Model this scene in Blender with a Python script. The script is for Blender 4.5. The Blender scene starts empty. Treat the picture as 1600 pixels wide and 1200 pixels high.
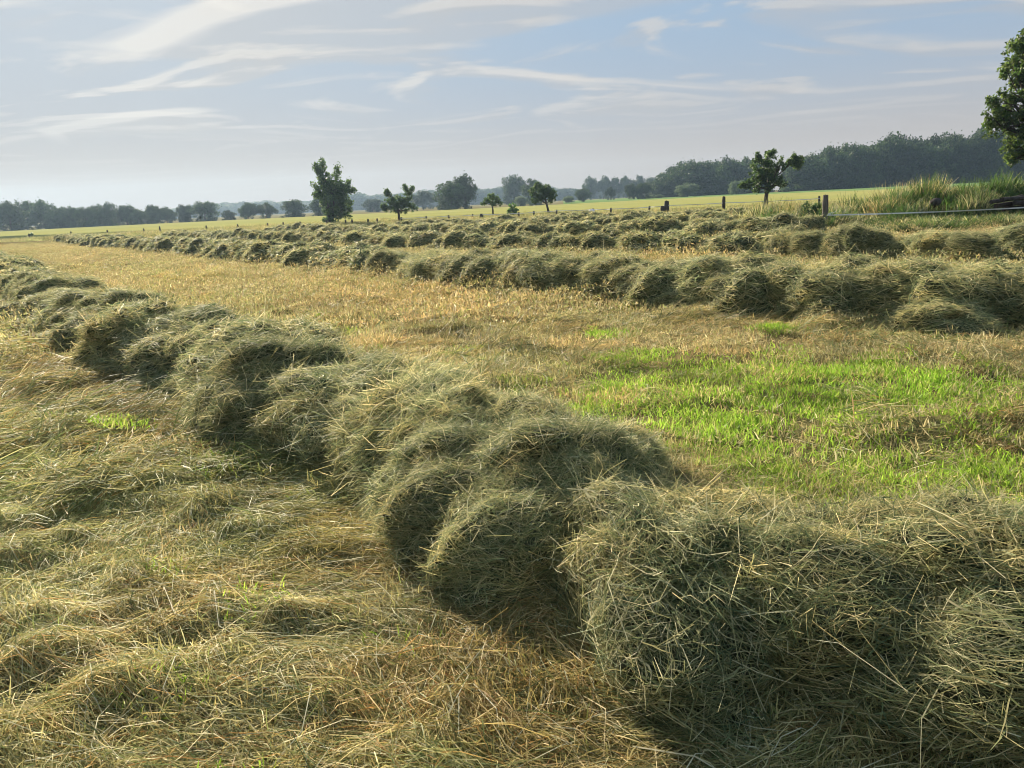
import bpy, math, random
import numpy as np
from mathutils import Vector, Matrix, Euler, Quaternion

R = math.radians
rng = np.random.default_rng(7)
random.seed(7)
scene = bpy.context.scene
COL = scene.collection

# ------------------------------------------------------------------ camera
CAM_H, PITCH, ROLL, FPX = 1.65, R(13.4), R(2.75), 1200.0
fwd = Vector((0, math.cos(PITCH), -math.sin(PITCH)))
up0 = Vector((0, math.sin(PITCH), math.cos(PITCH)))
right0 = Vector((1, 0, 0))
c_right = right0 * math.cos(ROLL) - up0 * math.sin(ROLL)
c_up = right0 * math.sin(ROLL) + up0 * math.cos(ROLL)
cam = bpy.data.cameras.new('camera')
cam.sensor_width = 36.0
cam.lens = 27.0
cam.clip_start = 0.05
cam.clip_end = 6000
camo = bpy.data.objects.new('camera', cam)
M = Matrix.Identity(4)
for i in range(3):
    M[i][0], M[i][1], M[i][2] = c_right[i], c_up[i], -fwd[i]
M[2][3] = CAM_H
camo.matrix_world = M
COL.objects.link(camo)
scene.camera = camo

# ------------------------------------------------------------------ world: hazy evening sky with thin streaked cloud
SUN_AZ, SUN_EL = R(-30), R(25)
world = bpy.data.worlds.new('World')
scene.world = world
world.use_nodes = True
nt = world.node_tree
for n in list(nt.nodes):
    nt.nodes.remove(n)


def N(tree, typ, **kw):
    n = tree.nodes.new(typ)
    for k, v in kw.items():
        if k == 'inp':
            for a, b in v.items():
                n.inputs[a].default_value = b
        else:
            setattr(n, k, v)
    return n


def math_node(tree, op, a=None, b=None, clamp=False):
    n = tree.nodes.new('ShaderNodeMath')
    n.operation = op
    n.use_clamp = clamp
    for i, v in enumerate((a, b)):
        if v is None:
            continue
        if isinstance(v, (int, float)):
            n.inputs[i].default_value = v
        else:
            tree.links.new(v, n.inputs[i])
    return n.outputs[0]


def mix_node(tree, fac, a, b, blend='MIX'):
    n = tree.nodes.new('ShaderNodeMix')
    n.data_type = 'RGBA'
    n.blend_type = blend
    n.clamp_factor = True
    for sock, v in ((n.inputs[0], fac), (n.inputs[6], a), (n.inputs[7], b)):
        if isinstance(v, (int, float)):
            sock.default_value = v
        elif isinstance(v, tuple):
            sock.default_value = v if len(v) == 4 else (*v, 1)
        else:
            tree.links.new(v, sock)
    return n.outputs[2]


SKY_STR = 0.05
sky = N(nt, 'ShaderNodeTexSky', sky_type='NISHITA', sun_disc=False, sun_elevation=SUN_EL,
        sun_rotation=SUN_AZ % (2 * math.pi), altitude=50, air_density=1.0, dust_density=0.1, ozone_density=1.4)
tc = N(nt, 'ShaderNodeTexCoord')
sep = N(nt, 'ShaderNodeSeparateXYZ')
nt.links.new(tc.outputs['Generated'], sep.inputs[0])
zc = math_node(nt, 'MAXIMUM', sep.outputs[2], 0.0)
zz = math_node(nt, 'ADD', zc, 0.06)
px_ = math_node(nt, 'DIVIDE', sep.outputs[0], zz)
py_ = math_node(nt, 'DIVIDE', sep.outputs[1], zz)
comb = N(nt, 'ShaderNodeCombineXYZ')
nt.links.new(px_, comb.inputs[0])
nt.links.new(py_, comb.inputs[1])


def cloud_layer(rot, scale, nscale, lo, hi, det=5.0, rough=0.5, dist=0.6, off=(0, 0, 0)):
    mp = N(nt, 'ShaderNodeMapping')
    mp.inputs['Rotation'].default_value = (0, 0, R(rot))
    mp.inputs['Scale'].default_value = scale
    mp.inputs['Location'].default_value = off
    nt.links.new(comb.outputs[0], mp.inputs[0])
    nz = N(nt, 'ShaderNodeTexNoise', inp={'Scale': nscale, 'Detail': det, 'Roughness': rough, 'Distortion': dist})
    nt.links.new(mp.outputs[0], nz.inputs['Vector'])
    mr = N(nt, 'ShaderNodeMapRange', interpolation_type='SMOOTHSTEP', inp={1: lo, 2: hi, 3: 0.0, 4: 1.0})
    nt.links.new(nz.outputs[0], mr.inputs[0])
    return mr.outputs[0]


# a thin veil: optical depth grows with the slant path towards the horizon
veil_t = math_node(nt, 'DIVIDE', -0.016, math_node(nt, 'POWER', math_node(nt, 'ADD', zc, 0.02), 2.0))
veil = math_node(nt, 'SUBTRACT', 1.0, math_node(nt, 'EXPONENT', veil_t))
veil = math_node(nt, 'MULTIPLY', veil, 0.95)
def cloud_pair(rot, scale, nscale, lo, hi, det, rough, dist, off, step):
    """mask of a cloud layer and its sunlit upper rim (where the cloud thins towards higher sky)"""
    m = cloud_layer(rot, scale, nscale, lo, hi, det, rough, dist, off)
    m2 = cloud_layer(rot, scale, nscale, lo, hi, det, rough, dist, (off[0], off[1] - step, off[2]))
    rim = math_node(nt, 'MULTIPLY', math_node(nt, 'SUBTRACT', m, m2, True), 1.5, True)
    return m, rim


streak, rim1 = cloud_pair(12, (0.72, 1.0, 1), 0.66, 0.48, 0.62, 4.0, 0.45, 1.1, (3.3, 1.4, 0), 0.20)
wisps, rim2 = cloud_pair(-14, (0.74, 1.0, 1), 0.95, 0.50, 0.66, 5.0, 0.5, 1.2, (4.2, 7.1, 0), 0.16)
hi_fade = N(nt, 'ShaderNodeMapRange', interpolation_type='SMOOTHSTEP', inp={1: 0.05, 2: 0.15, 3: 0.05, 4: 1.0})
nt.links.new(zc, hi_fade.inputs[0])
streak = math_node(nt, 'MULTIPLY', streak, hi_fade.outputs[0])
wisps = math_node(nt, 'MULTIPLY', wisps, hi_fade.outputs[0])
rim1 = math_node(nt, 'MULTIPLY', rim1, hi_fade.outputs[0])
rim2 = math_node(nt, 'MULTIPLY', rim2, hi_fade.outputs[0])
# brighter cloud towards the sun (forward scattering)
sd = N(nt, 'ShaderNodeVectorMath', operation='DOT_PRODUCT')
nt.links.new(tc.outputs['Generated'], sd.inputs[0])
sd.inputs[1].default_value = (math.sin(SUN_AZ) * math.cos(SUN_EL), math.cos(SUN_AZ) * math.cos(SUN_EL), math.sin(SUN_EL))
phase = math_node(nt, 'POWER', math_node(nt, 'MAXIMUM', sd.outputs['Value'], 0.0), 9.0)
vcol = mix_node(nt, phase, (4.5, 4.1, 3.8), (4.0, 3.4, 2.85))
ccol = mix_node(nt, phase, (5.9, 5.7, 5.4), (8.4, 7.9, 7.1))
bcol = mix_node(nt, phase, (4.4, 4.25, 4.15), (5.2, 4.9, 4.5))
skyc = mix_node(nt, 0.95, sky.outputs[0], (2.35, 4.0, 5.9))
skyc = mix_node(nt, math_node(nt, 'MULTIPLY', phase, 0.75), skyc, (5.8, 5.9, 5.9))
c1 = mix_node(nt, veil, skyc, vcol)
c2 = mix_node(nt, math_node(nt, 'MULTIPLY', streak, 0.45), c1, bcol)
c2 = mix_node(nt, math_node(nt, 'MULTIPLY', wisps, 0.5), c2, bcol)
c2 = mix_node(nt, math_node(nt, 'MULTIPLY', rim1, 0.6), c2, ccol)
c3 = mix_node(nt, math_node(nt, 'MULTIPLY', rim2, 0.45), c2, ccol)
bg = N(nt, 'ShaderNodeBackground')
bg.inputs[1].default_value = SKY_STR
nt.links.new(c3, bg.inputs[0])
wo = N(nt, 'ShaderNodeOutputWorld')
nt.links.new(bg.outputs[0], wo.inputs[0])

# ------------------------------------------------------------------ sun
sun = bpy.data.lights.new('sun', 'SUN')
sun.energy = 5.0
sun.angle = R(0.8)
sun.color = (1.0, 0.885, 0.69)
suno = bpy.data.objects.new('sun', sun)
sdir = Vector((math.sin(SUN_AZ) * math.cos(SUN_EL), math.cos(SUN_AZ) * math.cos(SUN_EL), math.sin(SUN_EL)))
suno.rotation_euler = sdir.to_track_quat('Z', 'Y').to_euler()
suno.location = sdir * 200
COL.objects.link(suno)

scene.view_settings.view_transform = 'Standard'
scene.view_settings.look = 'None'
scene.view_settings.exposure = 1.24
scene.view_settings.gamma = 1.0
scene.view_settings.use_curve_mapping = False
scene.render.engine = 'CYCLES'
scene.cycles.max_bounces = 5
scene.cycles.use_adaptive_sampling = True
scene.cycles.adaptive_threshold = 0.02
scene.cycles.transparent_max_bounces = 8
scene.cycles.volume_bounces = 0
scene.cycles.filter_width = 1.0


# ------------------------------------------------------------------ helpers
def ray(px, py):
    return (c_right * ((px - 800) / FPX) + c_up * (-(py - 600) / FPX) + fwd).normalized()


def W(px, py, z=0.0):
    """a pixel of the photograph -> the point at height z"""
    d = ray(px, py)
    s = (z - CAM_H) / d.z
    return Vector((d.x * s, d.y * s, z))


def HY(px):
    """row of the horizon in column px"""
    lo, hi = 0.0, 600.0
    for _ in range(40):
        m = (lo + hi) / 2
        if ray(px, m).z > 0:
            lo = m
        else:
            hi = m
    return lo


def far(px, D):
    d = ray(px, HY(px))
    v = Vector((d.x, d.y, 0)) / d.y
    return v * D


def ztop(px, py, D):
    d = ray(px, py)
    return CAM_H + d.z / d.y * D


def hashn(ix, iy, seed):
    h = (ix.astype(np.int64) * 374761393 + iy.astype(np.int64) * 668265263 + seed * 974634521) & 0xFFFFFFFF
    h = ((h ^ (h >> 13)) * 1274126177) & 0xFFFFFFFF
    return ((h ^ (h >> 16)) & 0xFFFF) / 65535.0


def vnoise(x, y, seed=0):
    x = np.asarray(x, float); y = np.asarray(y, float)
    ix = np.floor(x).astype(np.int64); iy = np.floor(y).astype(np.int64)
    fx = x - ix; fy = y - iy
    fx = fx * fx * (3 - 2 * fx); fy = fy * fy * (3 - 2 * fy)
    a = hashn(ix, iy, seed); b = hashn(ix + 1, iy, seed)
    c = hashn(ix, iy + 1, seed); d = hashn(ix + 1, iy + 1, seed)
    return (a * (1 - fx) + b * fx) * (1 - fy) + (c * (1 - fx) + d * fx) * fy


def fbm(x, y, seed=0, oct=4, g=0.5):
    s = 0; a = 1; t = 0
    for i in range(oct):
        s = s + a * vnoise(np.asarray(x) * 2 ** i + 17.3 * i, np.asarray(y) * 2 ** i - 9.1 * i, seed + i)
        t += a; a *= g
    return s / t


def sstep(a, b, x):
    t = np.clip((np.asarray(x, float) - a) / (b - a), 0, 1)
    return t * t * (3 - 2 * t)


def mesh_obj(name, verts, faces, mat=None, parent=None, smooth=False, link=True):
    me = bpy.data.meshes.new(name)
    me.from_pydata([tuple(v) for v in verts], [], [tuple(f) for f in faces])
    me.update()
    if smooth:
        me.polygons.foreach_set('use_smooth', np.ones(len(me.polygons), bool))
    if mat:
        me.materials.append(mat)
    o = bpy.data.objects.new(name, me)
    if parent:
        o.parent = parent
    if link:
        COL.objects.link(o)
    return o


def tag(o, label=None, cat=None, group=None, kind=None):
    for k, v in (('label', label), ('category', cat), ('group', group), ('kind', kind)):
        if v:
            o[k] = v
    return o


def empty(name, loc=(0, 0, 0)):
    o = bpy.data.objects.new(name, None)
    o.empty_display_size = 0.3
    o.location = loc
    COL.objects.link(o)
    return o


def tube(pts, rads, sides=7, cap=True):
    """tapered tube along points -> verts, faces"""
    V, F = [], []
    pts = [Vector(p) for p in pts]
    for i, p in enumerate(pts):
        t = (pts[min(i + 1, len(pts) - 1)] - pts[max(i - 1, 0)]).normalized()
        a = t.orthogonal().normalized() if abs(t.z) < 0.95 else Vector((1, 0, 0))
        a = (a - t * a.dot(t)).normalized()
        b = t.cross(a)
        for k in range(sides):
            th = 2 * math.pi * k / sides
            V.append(p + (a * math.cos(th) + b * math.sin(th)) * rads[i])
    for i in range(len(pts) - 1):
        for k in range(sides):
            k2 = (k + 1) % sides
            F.append((i * sides + k, i * sides + k2, (i + 1) * sides + k2, (i + 1) * sides + k))
    if cap:
        F.append(tuple(range(sides))[::-1])
        F.append(tuple((len(pts) - 1) * sides + k for k in range(sides)))
    return V, F


def join(parts):
    V, F = [], []
    for v, f in parts:
        o = len(V)
        V += list(v)
        F += [tuple(i + o for i in ff) for ff in f]
    return V, F


# ------------------------------------------------------------------ materials
def new_mat(name):
    m = bpy.data.materials.new(name)
    m.use_nodes = True
    t = m.node_tree
    for n in list(t.nodes):
        t.nodes.remove(n)
    out = N(t, 'ShaderNodeOutputMaterial')
    return m, t, out


def leafy(name, base=None, trans=0.4, rough=0.55, spec=0.25, tint=False, var=0.35, attr='col', tboost=1.15):
    m, t, out = new_mat(name)
    if base is None:
        a = N(t, 'ShaderNodeAttribute', attribute_name=attr)
        col = a.outputs['Color']
    else:
        rgb = N(t, 'ShaderNodeRGB')
        rgb.outputs[0].default_value = (*base, 1)
        col = rgb.outputs[0]
    if tint:
        b = N(t, 'ShaderNodeAttribute', attribute_name='tint', attribute_type='INSTANCER')
        col = mix_node(t, 1.0, col, b.outputs['Color'], 'MULTIPLY')
    oi = N(t, 'ShaderNodeObjectInfo')
    mr = N(t, 'ShaderNodeMapRange', inp={1: 0.0, 2: 1.0, 3: 1 - var, 4: 1 + var})
    t.links.new(oi.outputs['Random'], mr.inputs[0])
    vm = N(t, 'ShaderNodeVectorMath', operation='SCALE')
    t.links.new(col, vm.inputs[0])
    t.links.new(mr.outputs[0], vm.inputs['Scale'])
    col = vm.outputs[0]
    p = N(t, 'ShaderNodeBsdfPrincipled', inp={'Roughness': rough, 'Specular IOR Level': spec})
    t.links.new(col, p.inputs['Base Color'])
    tr = N(t, 'ShaderNodeBsdfTranslucent')
    v2 = N(t, 'ShaderNodeVectorMath', operation='SCALE')
    t.links.new(col, v2.inputs[0])
    v2.inputs['Scale'].default_value = tboost
    t.links.new(v2.outputs[0], tr.inputs[0])
    mx = N(t, 'ShaderNodeMixShader')
    mx.inputs[0].default_value = trans
    t.links.new(p.outputs[0], mx.inputs[1])
    t.links.new(tr.outputs[0], mx.inputs[2])
    t.links.new(mx.outputs[0], out.inputs[0])
    return m


def noisy(name, c1, c2, scale, rough=0.9, bump=0.0, c3=None, scale3=0.3, det=6, stretch=(1, 1, 1), bscale=None, spec=0.15):
    m, t, out = new_mat(name)
    tcn = N(t, 'ShaderNodeTexCoord')
    mp = N(t, 'ShaderNodeMapping')
    mp.inputs['Scale'].default_value = stretch
    t.links.new(tcn.outputs['Object'], mp.inputs[0])
    nz = N(t, 'ShaderNodeTexNoise', inp={'Scale': scale, 'Detail': det, 'Roughness': 0.65})
    t.links.new(mp.outputs[0], nz.inputs['Vector'])
    mr = N(t, 'ShaderNodeMapRange', inp={1: 0.32, 2: 0.68})
    t.links.new(nz.outputs[0], mr.inputs[0])
    col = mix_node(t, mr.outputs[0], c1, c2)
    if c3:
        nz3 = N(t, 'ShaderNodeTexNoise', inp={'Scale': scale3, 'Detail': 4, 'Roughness': 0.6})
        t.links.new(mp.outputs[0], nz3.inputs['Vector'])
        mr3 = N(t, 'ShaderNodeMapRange', inp={1: 0.45, 2: 0.65})
        t.links.new(nz3.outputs[0], mr3.inputs[0])
        col = mix_node(t, mr3.outputs[0], col, c3)
    p = N(t, 'ShaderNodeBsdfPrincipled', inp={'Roughness': rough, 'Specular IOR Level': spec})
    t.links.new(col, p.inputs['Base Color'])
    if bump:
        bn = N(t, 'ShaderNodeTexNoise', inp={'Scale': bscale or scale * 2, 'Detail': 5, 'Roughness': 0.7})
        t.links.new(mp.outputs[0], bn.inputs['Vector'])
        b = N(t, 'ShaderNodeBump', inp={'Strength': 1.0, 'Distance': bump})
        t.links.new(bn.outputs[0], b.inputs['Height'])
        t.links.new(b.outputs[0], p.inputs['Normal'])
    t.links.new(p.outputs[0], out.inputs[0])
    return m


MAT = {
    'hay': leafy('hay_strands', trans=0.38, rough=0.55, spec=0.2, tint=True, var=0.22),
    'hay_real': leafy('hay_strands_draped', trans=0.42, rough=0.55, spec=0.2, var=0.16),
    'grass': leafy('grass_blades', trans=0.5, rough=0.5, spec=0.25, tint=True, var=0.25, tboost=1.3),
    'hay_core': noisy('hay_core', (0.03, 0.035, 0.018), (0.09, 0.095, 0.05), 30, bump=0.02),  # darker than the strands: shade of the gaps put into the core colour
    'ground': noisy('mown_ground', (0.10, 0.078, 0.035), (0.25, 0.20, 0.09), 6.0, bump=0.03, c3=(0.15, 0.15, 0.055), scale3=0.22, bscale=30, spec=0.0),
    'barley': noisy('ripening_barley', (0.26, 0.255, 0.085), (0.33, 0.31, 0.11), 0.15, bump=0.05, c3=(0.27, 0.27, 0.09), scale3=0.03, bscale=4, stretch=(0.3, 1, 1), spec=0.0),
    'greencrop': noisy('green_crop', (0.12, 0.19, 0.06), (0.17, 0.24, 0.08), 0.2, bump=0.05, bscale=3, spec=0.0),
    'bark': noisy('bark', (0.035, 0.028, 0.02), (0.09, 0.075, 0.055), 9, bump=0.02, stretch=(1, 1, 0.25)),
    'post': noisy('weathered_post', (0.06, 0.05, 0.042), (0.17, 0.15, 0.125), 14, bump=0.006, stretch=(1, 1, 0.12)),
    'postdark': noisy('dark_post', (0.035, 0.03, 0.026), (0.10, 0.085, 0.07), 14, bump=0.006, stretch=(1, 1, 0.12)),
    'tape': noisy('fence_tape', (0.55, 0.55, 0.52), (0.74, 0.74, 0.72), 20, rough=0.6),
    'soil': noisy('heap_soil', (0.06, 0.045, 0.03), (0.13, 0.10, 0.06), 3, bump=0.05),
    'log': noisy('old_log', (0.022, 0.018, 0.017), (0.075, 0.062, 0.055), 8, bump=0.02, stretch=(1, 1, 0.3)),
    'sack': noisy('white_sack', (0.62, 0.58, 0.60), (0.80, 0.77, 0.78), 6, rough=0.6),
    'leaf': leafy('tree_leaves', trans=0.45, rough=0.45, spec=0.35, var=0.12, tboost=1.7),
    'leaf_sunlit': leafy('sunlit_bush_leaves', base=(0.13, 0.18, 0.085), trans=0.35, rough=0.6, spec=0.2, var=0.15),  # far leaves made lighter: the sunlit look of the bushes is in the colour
    'leaf_far': leafy('far_leaves', trans=0.3, rough=0.6, spec=0.2, var=0.28),
}

# ------------------------------------------------------------------ the windrow lines (from the photograph, on the ground)
DIR = Vector((-0.585, 0.811)); NRM = Vector((0.811, 0.585))


def uv(x, y):
    return x * NRM.x + y * NRM.y, x * DIR.x + y * DIR.y


def pt(u, t):
    return Vector((NRM.x * u + DIR.x * t, NRM.y * u + DIR.y * t))


# crest lines as points (x, y)
w1 = [W(px, py, 0.45).to_2d() for px, py in ((860, 700), (700, 635), (560, 590), (440, 560), (320, 525), (200, 490), (90, 452))]
L1 = [w1[1].lerp(w1[2], 0.35)] + w1[2:]
u_end, t_end = uv(*w1[-1])
for t in (24, 40, 58, 78):
    L1.append(pt(u_end - 0.05, t))
w2 = [W(px, py, 0).to_2d() for px, py in ((1750, 523), (1600, 514), (1400, 503), (1200, 492), (960, 471), (700, 446), (500, 424), (300, 400), (150, 386), (90, 379))]
L2 = []
for i, p in enumerate(w2):
    a = w2[max(i - 1, 0)]; b = w2[min(i + 1, len(w2) - 1)]
    d = (b - a).normalized()
    n = Vector((d.y, -d.x))
    if n.dot(NRM) < 0:
        n = -n
    L2.append(p + n * 0.62)
L3 = [pt(u, t) for u, t in ((17.8, -2.0), (17.2, 4.5), (16.8, 8.5), (16.0, 15), (15.3, 24), (15.0, 38), (14.8, 66))]
L4 = [pt(u, t) for u, t in ((23.6, 15.5), (22.9, 19), (21.9, 27), (21.4, 40), (21.2, 60))]
L5 = [pt(u, t) for u, t in ((31.8, 21.5), (31.2, 25), (30.2, 34), (29.6, 42), (29.2, 54))]
L6 = [pt(u, t) for u, t in ((38.6, 28), (38.0, 34), (37.2, 46))]


def resample(L, step):
    out = []
    acc = 0.0
    for a, b in zip(L[:-1], L[1:]):
        seg = (b - a).length
        s = acc
        while s < seg:
            out.append((a + (b - a) * (s / seg), (b - a).normalized()))
            s += step * random.uniform(0.8, 1.2)
        acc = s - seg
    return out


# ------------------------------------------------------------------ ground
def gz(x, y):
    x = np.asarray(x, float); y = np.asarray(y, float)
    u = x * NRM.x + y * NRM.y
    t = x * DIR.x + y * DIR.y
    r = np.hypot(x, y)
    big = (fbm(x / 9, y / 9, 3, 3) - 0.5) * 0.12
    # swaths of loose hay on the camera side of the first windrow
    left = 1 - sstep(0.7, 1.7, u)
    hum = fbm(x / 0.75 + 3 * fbm(x / 2, y / 2, 40), y / 0.42, 11, 3, 0.45)
    hum2 = np.clip(hum - 0.43, 0, 1) * 0.19 + np.clip(fbm(x / 0.36, y / 0.24, 15, 2) - 0.45, 0, 1) * 0.22
    mid = np.clip(fbm(x / 0.8, y / 0.5, 21, 3) - 0.47, 0, 1) * 0.26
    fade = 1 - sstep(25, 70, r)
    return (big * sstep(3, 12, r) + (left * hum2 + (1 - left) * mid) * fade) - 0.02


def axis(dense_lo, dense_hi, step, lo, hi, g=1.16):
    a = list(np.arange(dense_lo, dense_hi + 1e-6, step))
    s = step; v = a[-1]
    while v < hi:
        s *= g; v += s; a.append(min(v, hi))
    s = step; v = a[0]; b = []
    while v > lo:
        s *= g; v -= s; b.append(max(v, lo))
    return np.array(b[::-1] + a)


GX = axis(-6.5, 6.5, 0.07, -740, 740)
GY = axis(0.8, 13, 0.07, -150, 740)
XX, YY = np.meshgrid(GX, GY)
ZZ = gz(XX, YY)
nx, ny = len(GX), len(GY)
V = np.stack([XX.ravel(), YY.ravel(), ZZ.ravel()], 1)
ii = np.arange(nx * ny).reshape(ny, nx)
Fq = np.stack([ii[:-1, :-1].ravel(), ii[:-1, 1:].ravel(), ii[1:, 1:].ravel(), ii[1:, :-1].ravel()], 1)
gme = bpy.data.meshes.new('meadow_ground')
gme.vertices.add(len(V)); gme.vertices.foreach_set('co', V.ravel())
gme.loops.add(Fq.size); gme.loops.foreach_set('vertex_index', Fq.ravel().astype(np.int32))
gme.polygons.add(len(Fq))
gme.polygons.foreach_set('loop_start', np.arange(0, Fq.size, 4, dtype=np.int32))
gme.polygons.foreach_set('use_smooth', np.ones(len(Fq), bool))
gme.update(calc_edges=True)
gme.materials.append(MAT['ground'])
go = bpy.data.objects.new('meadow_ground', gme)
COL.objects.link(go)
tag(go, kind='structure')


def sheet(name, poly, z, mat, rough=0.05, step=6.0, skirt=0.6):
    """a raised crop field: quad-strip between a near and a far polyline"""
    near, farl = poly
    k = 60
    def samp(L, s):
        s *= len(L) - 1
        i = min(int(s), len(L) - 2)
        return L[i].lerp(L[i + 1], s - i)
    rows = 40
    V, F = [], []
    for j in range(rows + 1):
        for i in range(k + 1):
            a = samp(near, i / k); b = samp(farl, i / k)
            p = a.lerp(b, (j / rows) ** 1.6)
            h = z + (float(fbm(p.x / 5, p.y / 5, 61, 2)) - 0.5) * rough * 2
            if j == 0:
                h = max(0.02, z - skirt)
            V.append((p.x, p.y, h))
    for j in range(rows):
        for i in range(k):
            a = j * (k + 1) + i
            F.append((a, a + 1, a + k + 2, a + k + 1))
    o = mesh_obj(name, V, F, mat, smooth=True)
    return tag(o, kind='structure')


# the ripening field beyond the fence and the green crop in front of the wood
nearB = [far(px, D) for px, D in ((-500, 100), (0, 98), (110, 94), (540, 84), (860, 79), (1040, 72), (1200, 70), (1500, 68), (2100, 66))]
farB = [far(px, D) for px, D in ((-500, 185), (0, 188), (200, 190), (500, 186), (800, 182), (1000, 200), (1200, 205), (1500, 150), (2100, 120))]
sheet('barley_field', (nearB, farB), 0.30, MAT['barley'], 0.05, skirt=0.28)
nearG = [far(px, D) for px, D in ((880, 215), (1000, 215), (1200, 212), (1500, 158), (2100, 128))]
farG = [far(px, D) for px, D in ((880, 420), (1000, 420), (1200, 310), (1500, 284), (2100, 284))]
sheet('green_field', (nearG, farG), 0.22, MAT['greencrop'], 0.04, skirt=0.2)

# ------------------------------------------------------------------ strand patches (hay, stubble, grass) that are scattered
def patch(name, n, radius, lmin, lmax, width, palette, mode, seed, curve=0.25, lift=0.05, align=0.0, segs=3, mat='hay', tilt=0.4):
    """mode 'lie': strands lying about a disc; 'up': blades standing from it"""
    r = np.random.default_rng(seed)
    V, F, C = [], [], []
    cols = np.array([p[1] for p in palette]); wts = np.array([p[0] for p in palette], float); wts /= wts.sum()
    for i in range(n):
        L = r.uniform(lmin, lmax)
        w = width * r.uniform(0.6, 1.3)
        c = cols[r.choice(len(cols), p=wts)] * r.uniform(0.75, 1.25)
        rad = radius * math.sqrt(r.uniform()); th = r.uniform(0, 2 * math.pi)
        p = np.array([rad * math.cos(th), rad * math.sin(th), 0.0])
        if mode == 'lie':
            yaw = r.normal(0, 0.45) if r.uniform() < align else r.uniform(0, 2 * math.pi)
            pit = r.normal(0.05, 0.22)
            kink = r.normal(0, curve, segs); kinkz = r.normal(-0.05, curve * 0.7, segs)
            p[2] = r.uniform(-0.03, lift)
            p = p - np.array([math.cos(yaw), math.sin(yaw), 0]) * L / 2
        else:
            yaw = r.uniform(0, 2 * math.pi)
            pit = math.pi / 2 - abs(r.normal(0, tilt))
            kink = r.normal(0, curve * 0.5, segs); kinkz = -abs(r.normal(0.1, curve, segs))
        base = len(V)
        roll = r.uniform(-1.2, 1.2) if mode == 'lie' else r.uniform(0, 6.28)
        for s in range(segs + 1):
            d = np.array([math.cos(yaw) * math.cos(pit), math.sin(yaw) * math.cos(pit), math.sin(pit)])
            side = np.array([-math.sin(yaw), math.cos(yaw), 0.0])
            upv = np.cross(d, side)
            sv = side * math.cos(roll) + upv * math.sin(roll)
            ww = w * (1.0 if s < segs else 0.25) * 0.5
            drop = 0.5 * (p[0] ** 2 + p[1] ** 2) if mode == 'lie' else 0
            q = p - np.array([0, 0, drop])
            V.append(q - sv * ww); V.append(q + sv * ww); C.append(c); C.append(c)
            if s < segs:
                p = p + d * (L / segs)
                yaw += kink[s]; pit += kinkz[s]
        for s in range(segs):
            a = base + 2 * s
            F.append((a, a + 1, a + 3, a + 2))
    o = mesh_obj(name, V, F, MAT[mat], link=False)
    at = o.data.attributes.new('col', 'FLOAT_COLOR', 'POINT')
    C = np.concatenate([np.array(C), np.ones((len(C), 1))], 1)
    at.data.foreach_set('color', C.ravel().astype(np.float32))
    return o


GREENHAY = [(4, (0.195, 0.235, 0.11)), (4, (0.29, 0.295, 0.14)), (2.8, (0.42, 0.39, 0.195)), (1.9, (0.60, 0.55, 0.33)), (1.3, (0.085, 0.13, 0.065))]
LITTER = [(3, (0.25, 0.245, 0.10)), (3.4, (0.39, 0.335, 0.14)), (2.8, (0.56, 0.48, 0.26)), (0.8, (0.36, 0.22, 0.085)), (2.4, (0.14, 0.175, 0.065))]
STUB = [(4, (0.42, 0.345, 0.16)), (3, (0.50, 0.41, 0.20)), (1.2, (0.36, 0.26, 0.135)), (2.2, (0.28, 0.30, 0.11)), (0.8, (0.62, 0.55, 0.33))]
GREEN = [(5, (0.20, 0.32, 0.035)), (3, (0.27, 0.38, 0.05)), (1.4, (0.34, 0.37, 0.09)), (0.7, (0.44, 0.38, 0.17))]
PAST = [(3, (0.20, 0.21, 0.08)), (3, (0.30, 0.27, 0.12)), (2, (0.40, 0.34, 0.17)), (1.5, (0.13, 0.165, 0.05))]
DRYW = [(3, (0.30, 0.26, 0.13)), (3, (0.40, 0.34, 0.19)), (2, (0.17, 0.17, 0.07)), (1, (0.22, 0.15, 0.08))]
WEED = [(5, (0.06, 0.105, 0.03)), (3, (0.095, 0.14, 0.045)), (1.0, (0.19, 0.20, 0.08)), (0.4, (0.34, 0.29, 0.16))]


def coll_of(name, objs):
    c = bpy.data.collections.new(name)
    for o in objs:
        c.objects.link(o)
    return c


NV = 6
PC = {}
PC['lit1'] = coll_of('lit1', [patch('loose_hay_patch', 190, 0.36, 0.12, 0.40, 0.0055, LITTER, 'lie', 220 + i, 0.25, 0.04, 0.65) for i in range(NV)])
PC['lit2'] = coll_of('lit2', [patch('loose_hay_patch', 170, 0.70, 0.15, 0.40, 0.015, LITTER, 'lie', 240 + i, 0.25, 0.04, 0.5) for i in range(NV)])
PC['stub0'] = coll_of('stub0', [patch('stubble_patch', 110, 0.18, 0.02, 0.075, 0.0032, STUB, 'up', 300 + i, 0.2, tilt=0.95, segs=2) for i in range(NV)])
PC['stub1'] = coll_of('stub1', [patch('stubble_patch', 190, 0.35, 0.02, 0.07, 0.0060, STUB, 'up', 320 + i, 0.2, tilt=1.0, segs=2) for i in range(NV)])
PC['stub2'] = coll_of('stub2', [patch('stubble_patch', 330, 0.95, 0.02, 0.075, 0.016, STUB, 'up', 340 + i, 0.2, tilt=1.05, segs=1) for i in range(NV)])
PC['green0'] = coll_of('green0', [patch('grass_patch', 130, 0.17, 0.025, 0.08, 0.0044, GREEN, 'up', 400 + i, 0.25, tilt=0.7, segs=3, mat='grass') for i in range(NV)])
PC['green1'] = coll_of('green1', [patch('grass_patch', 170, 0.25, 0.025, 0.078, 0.0066, GREEN, 'up', 420 + i, 0.25, tilt=0.7, segs=2, mat='grass') for i in range(NV)])
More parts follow.
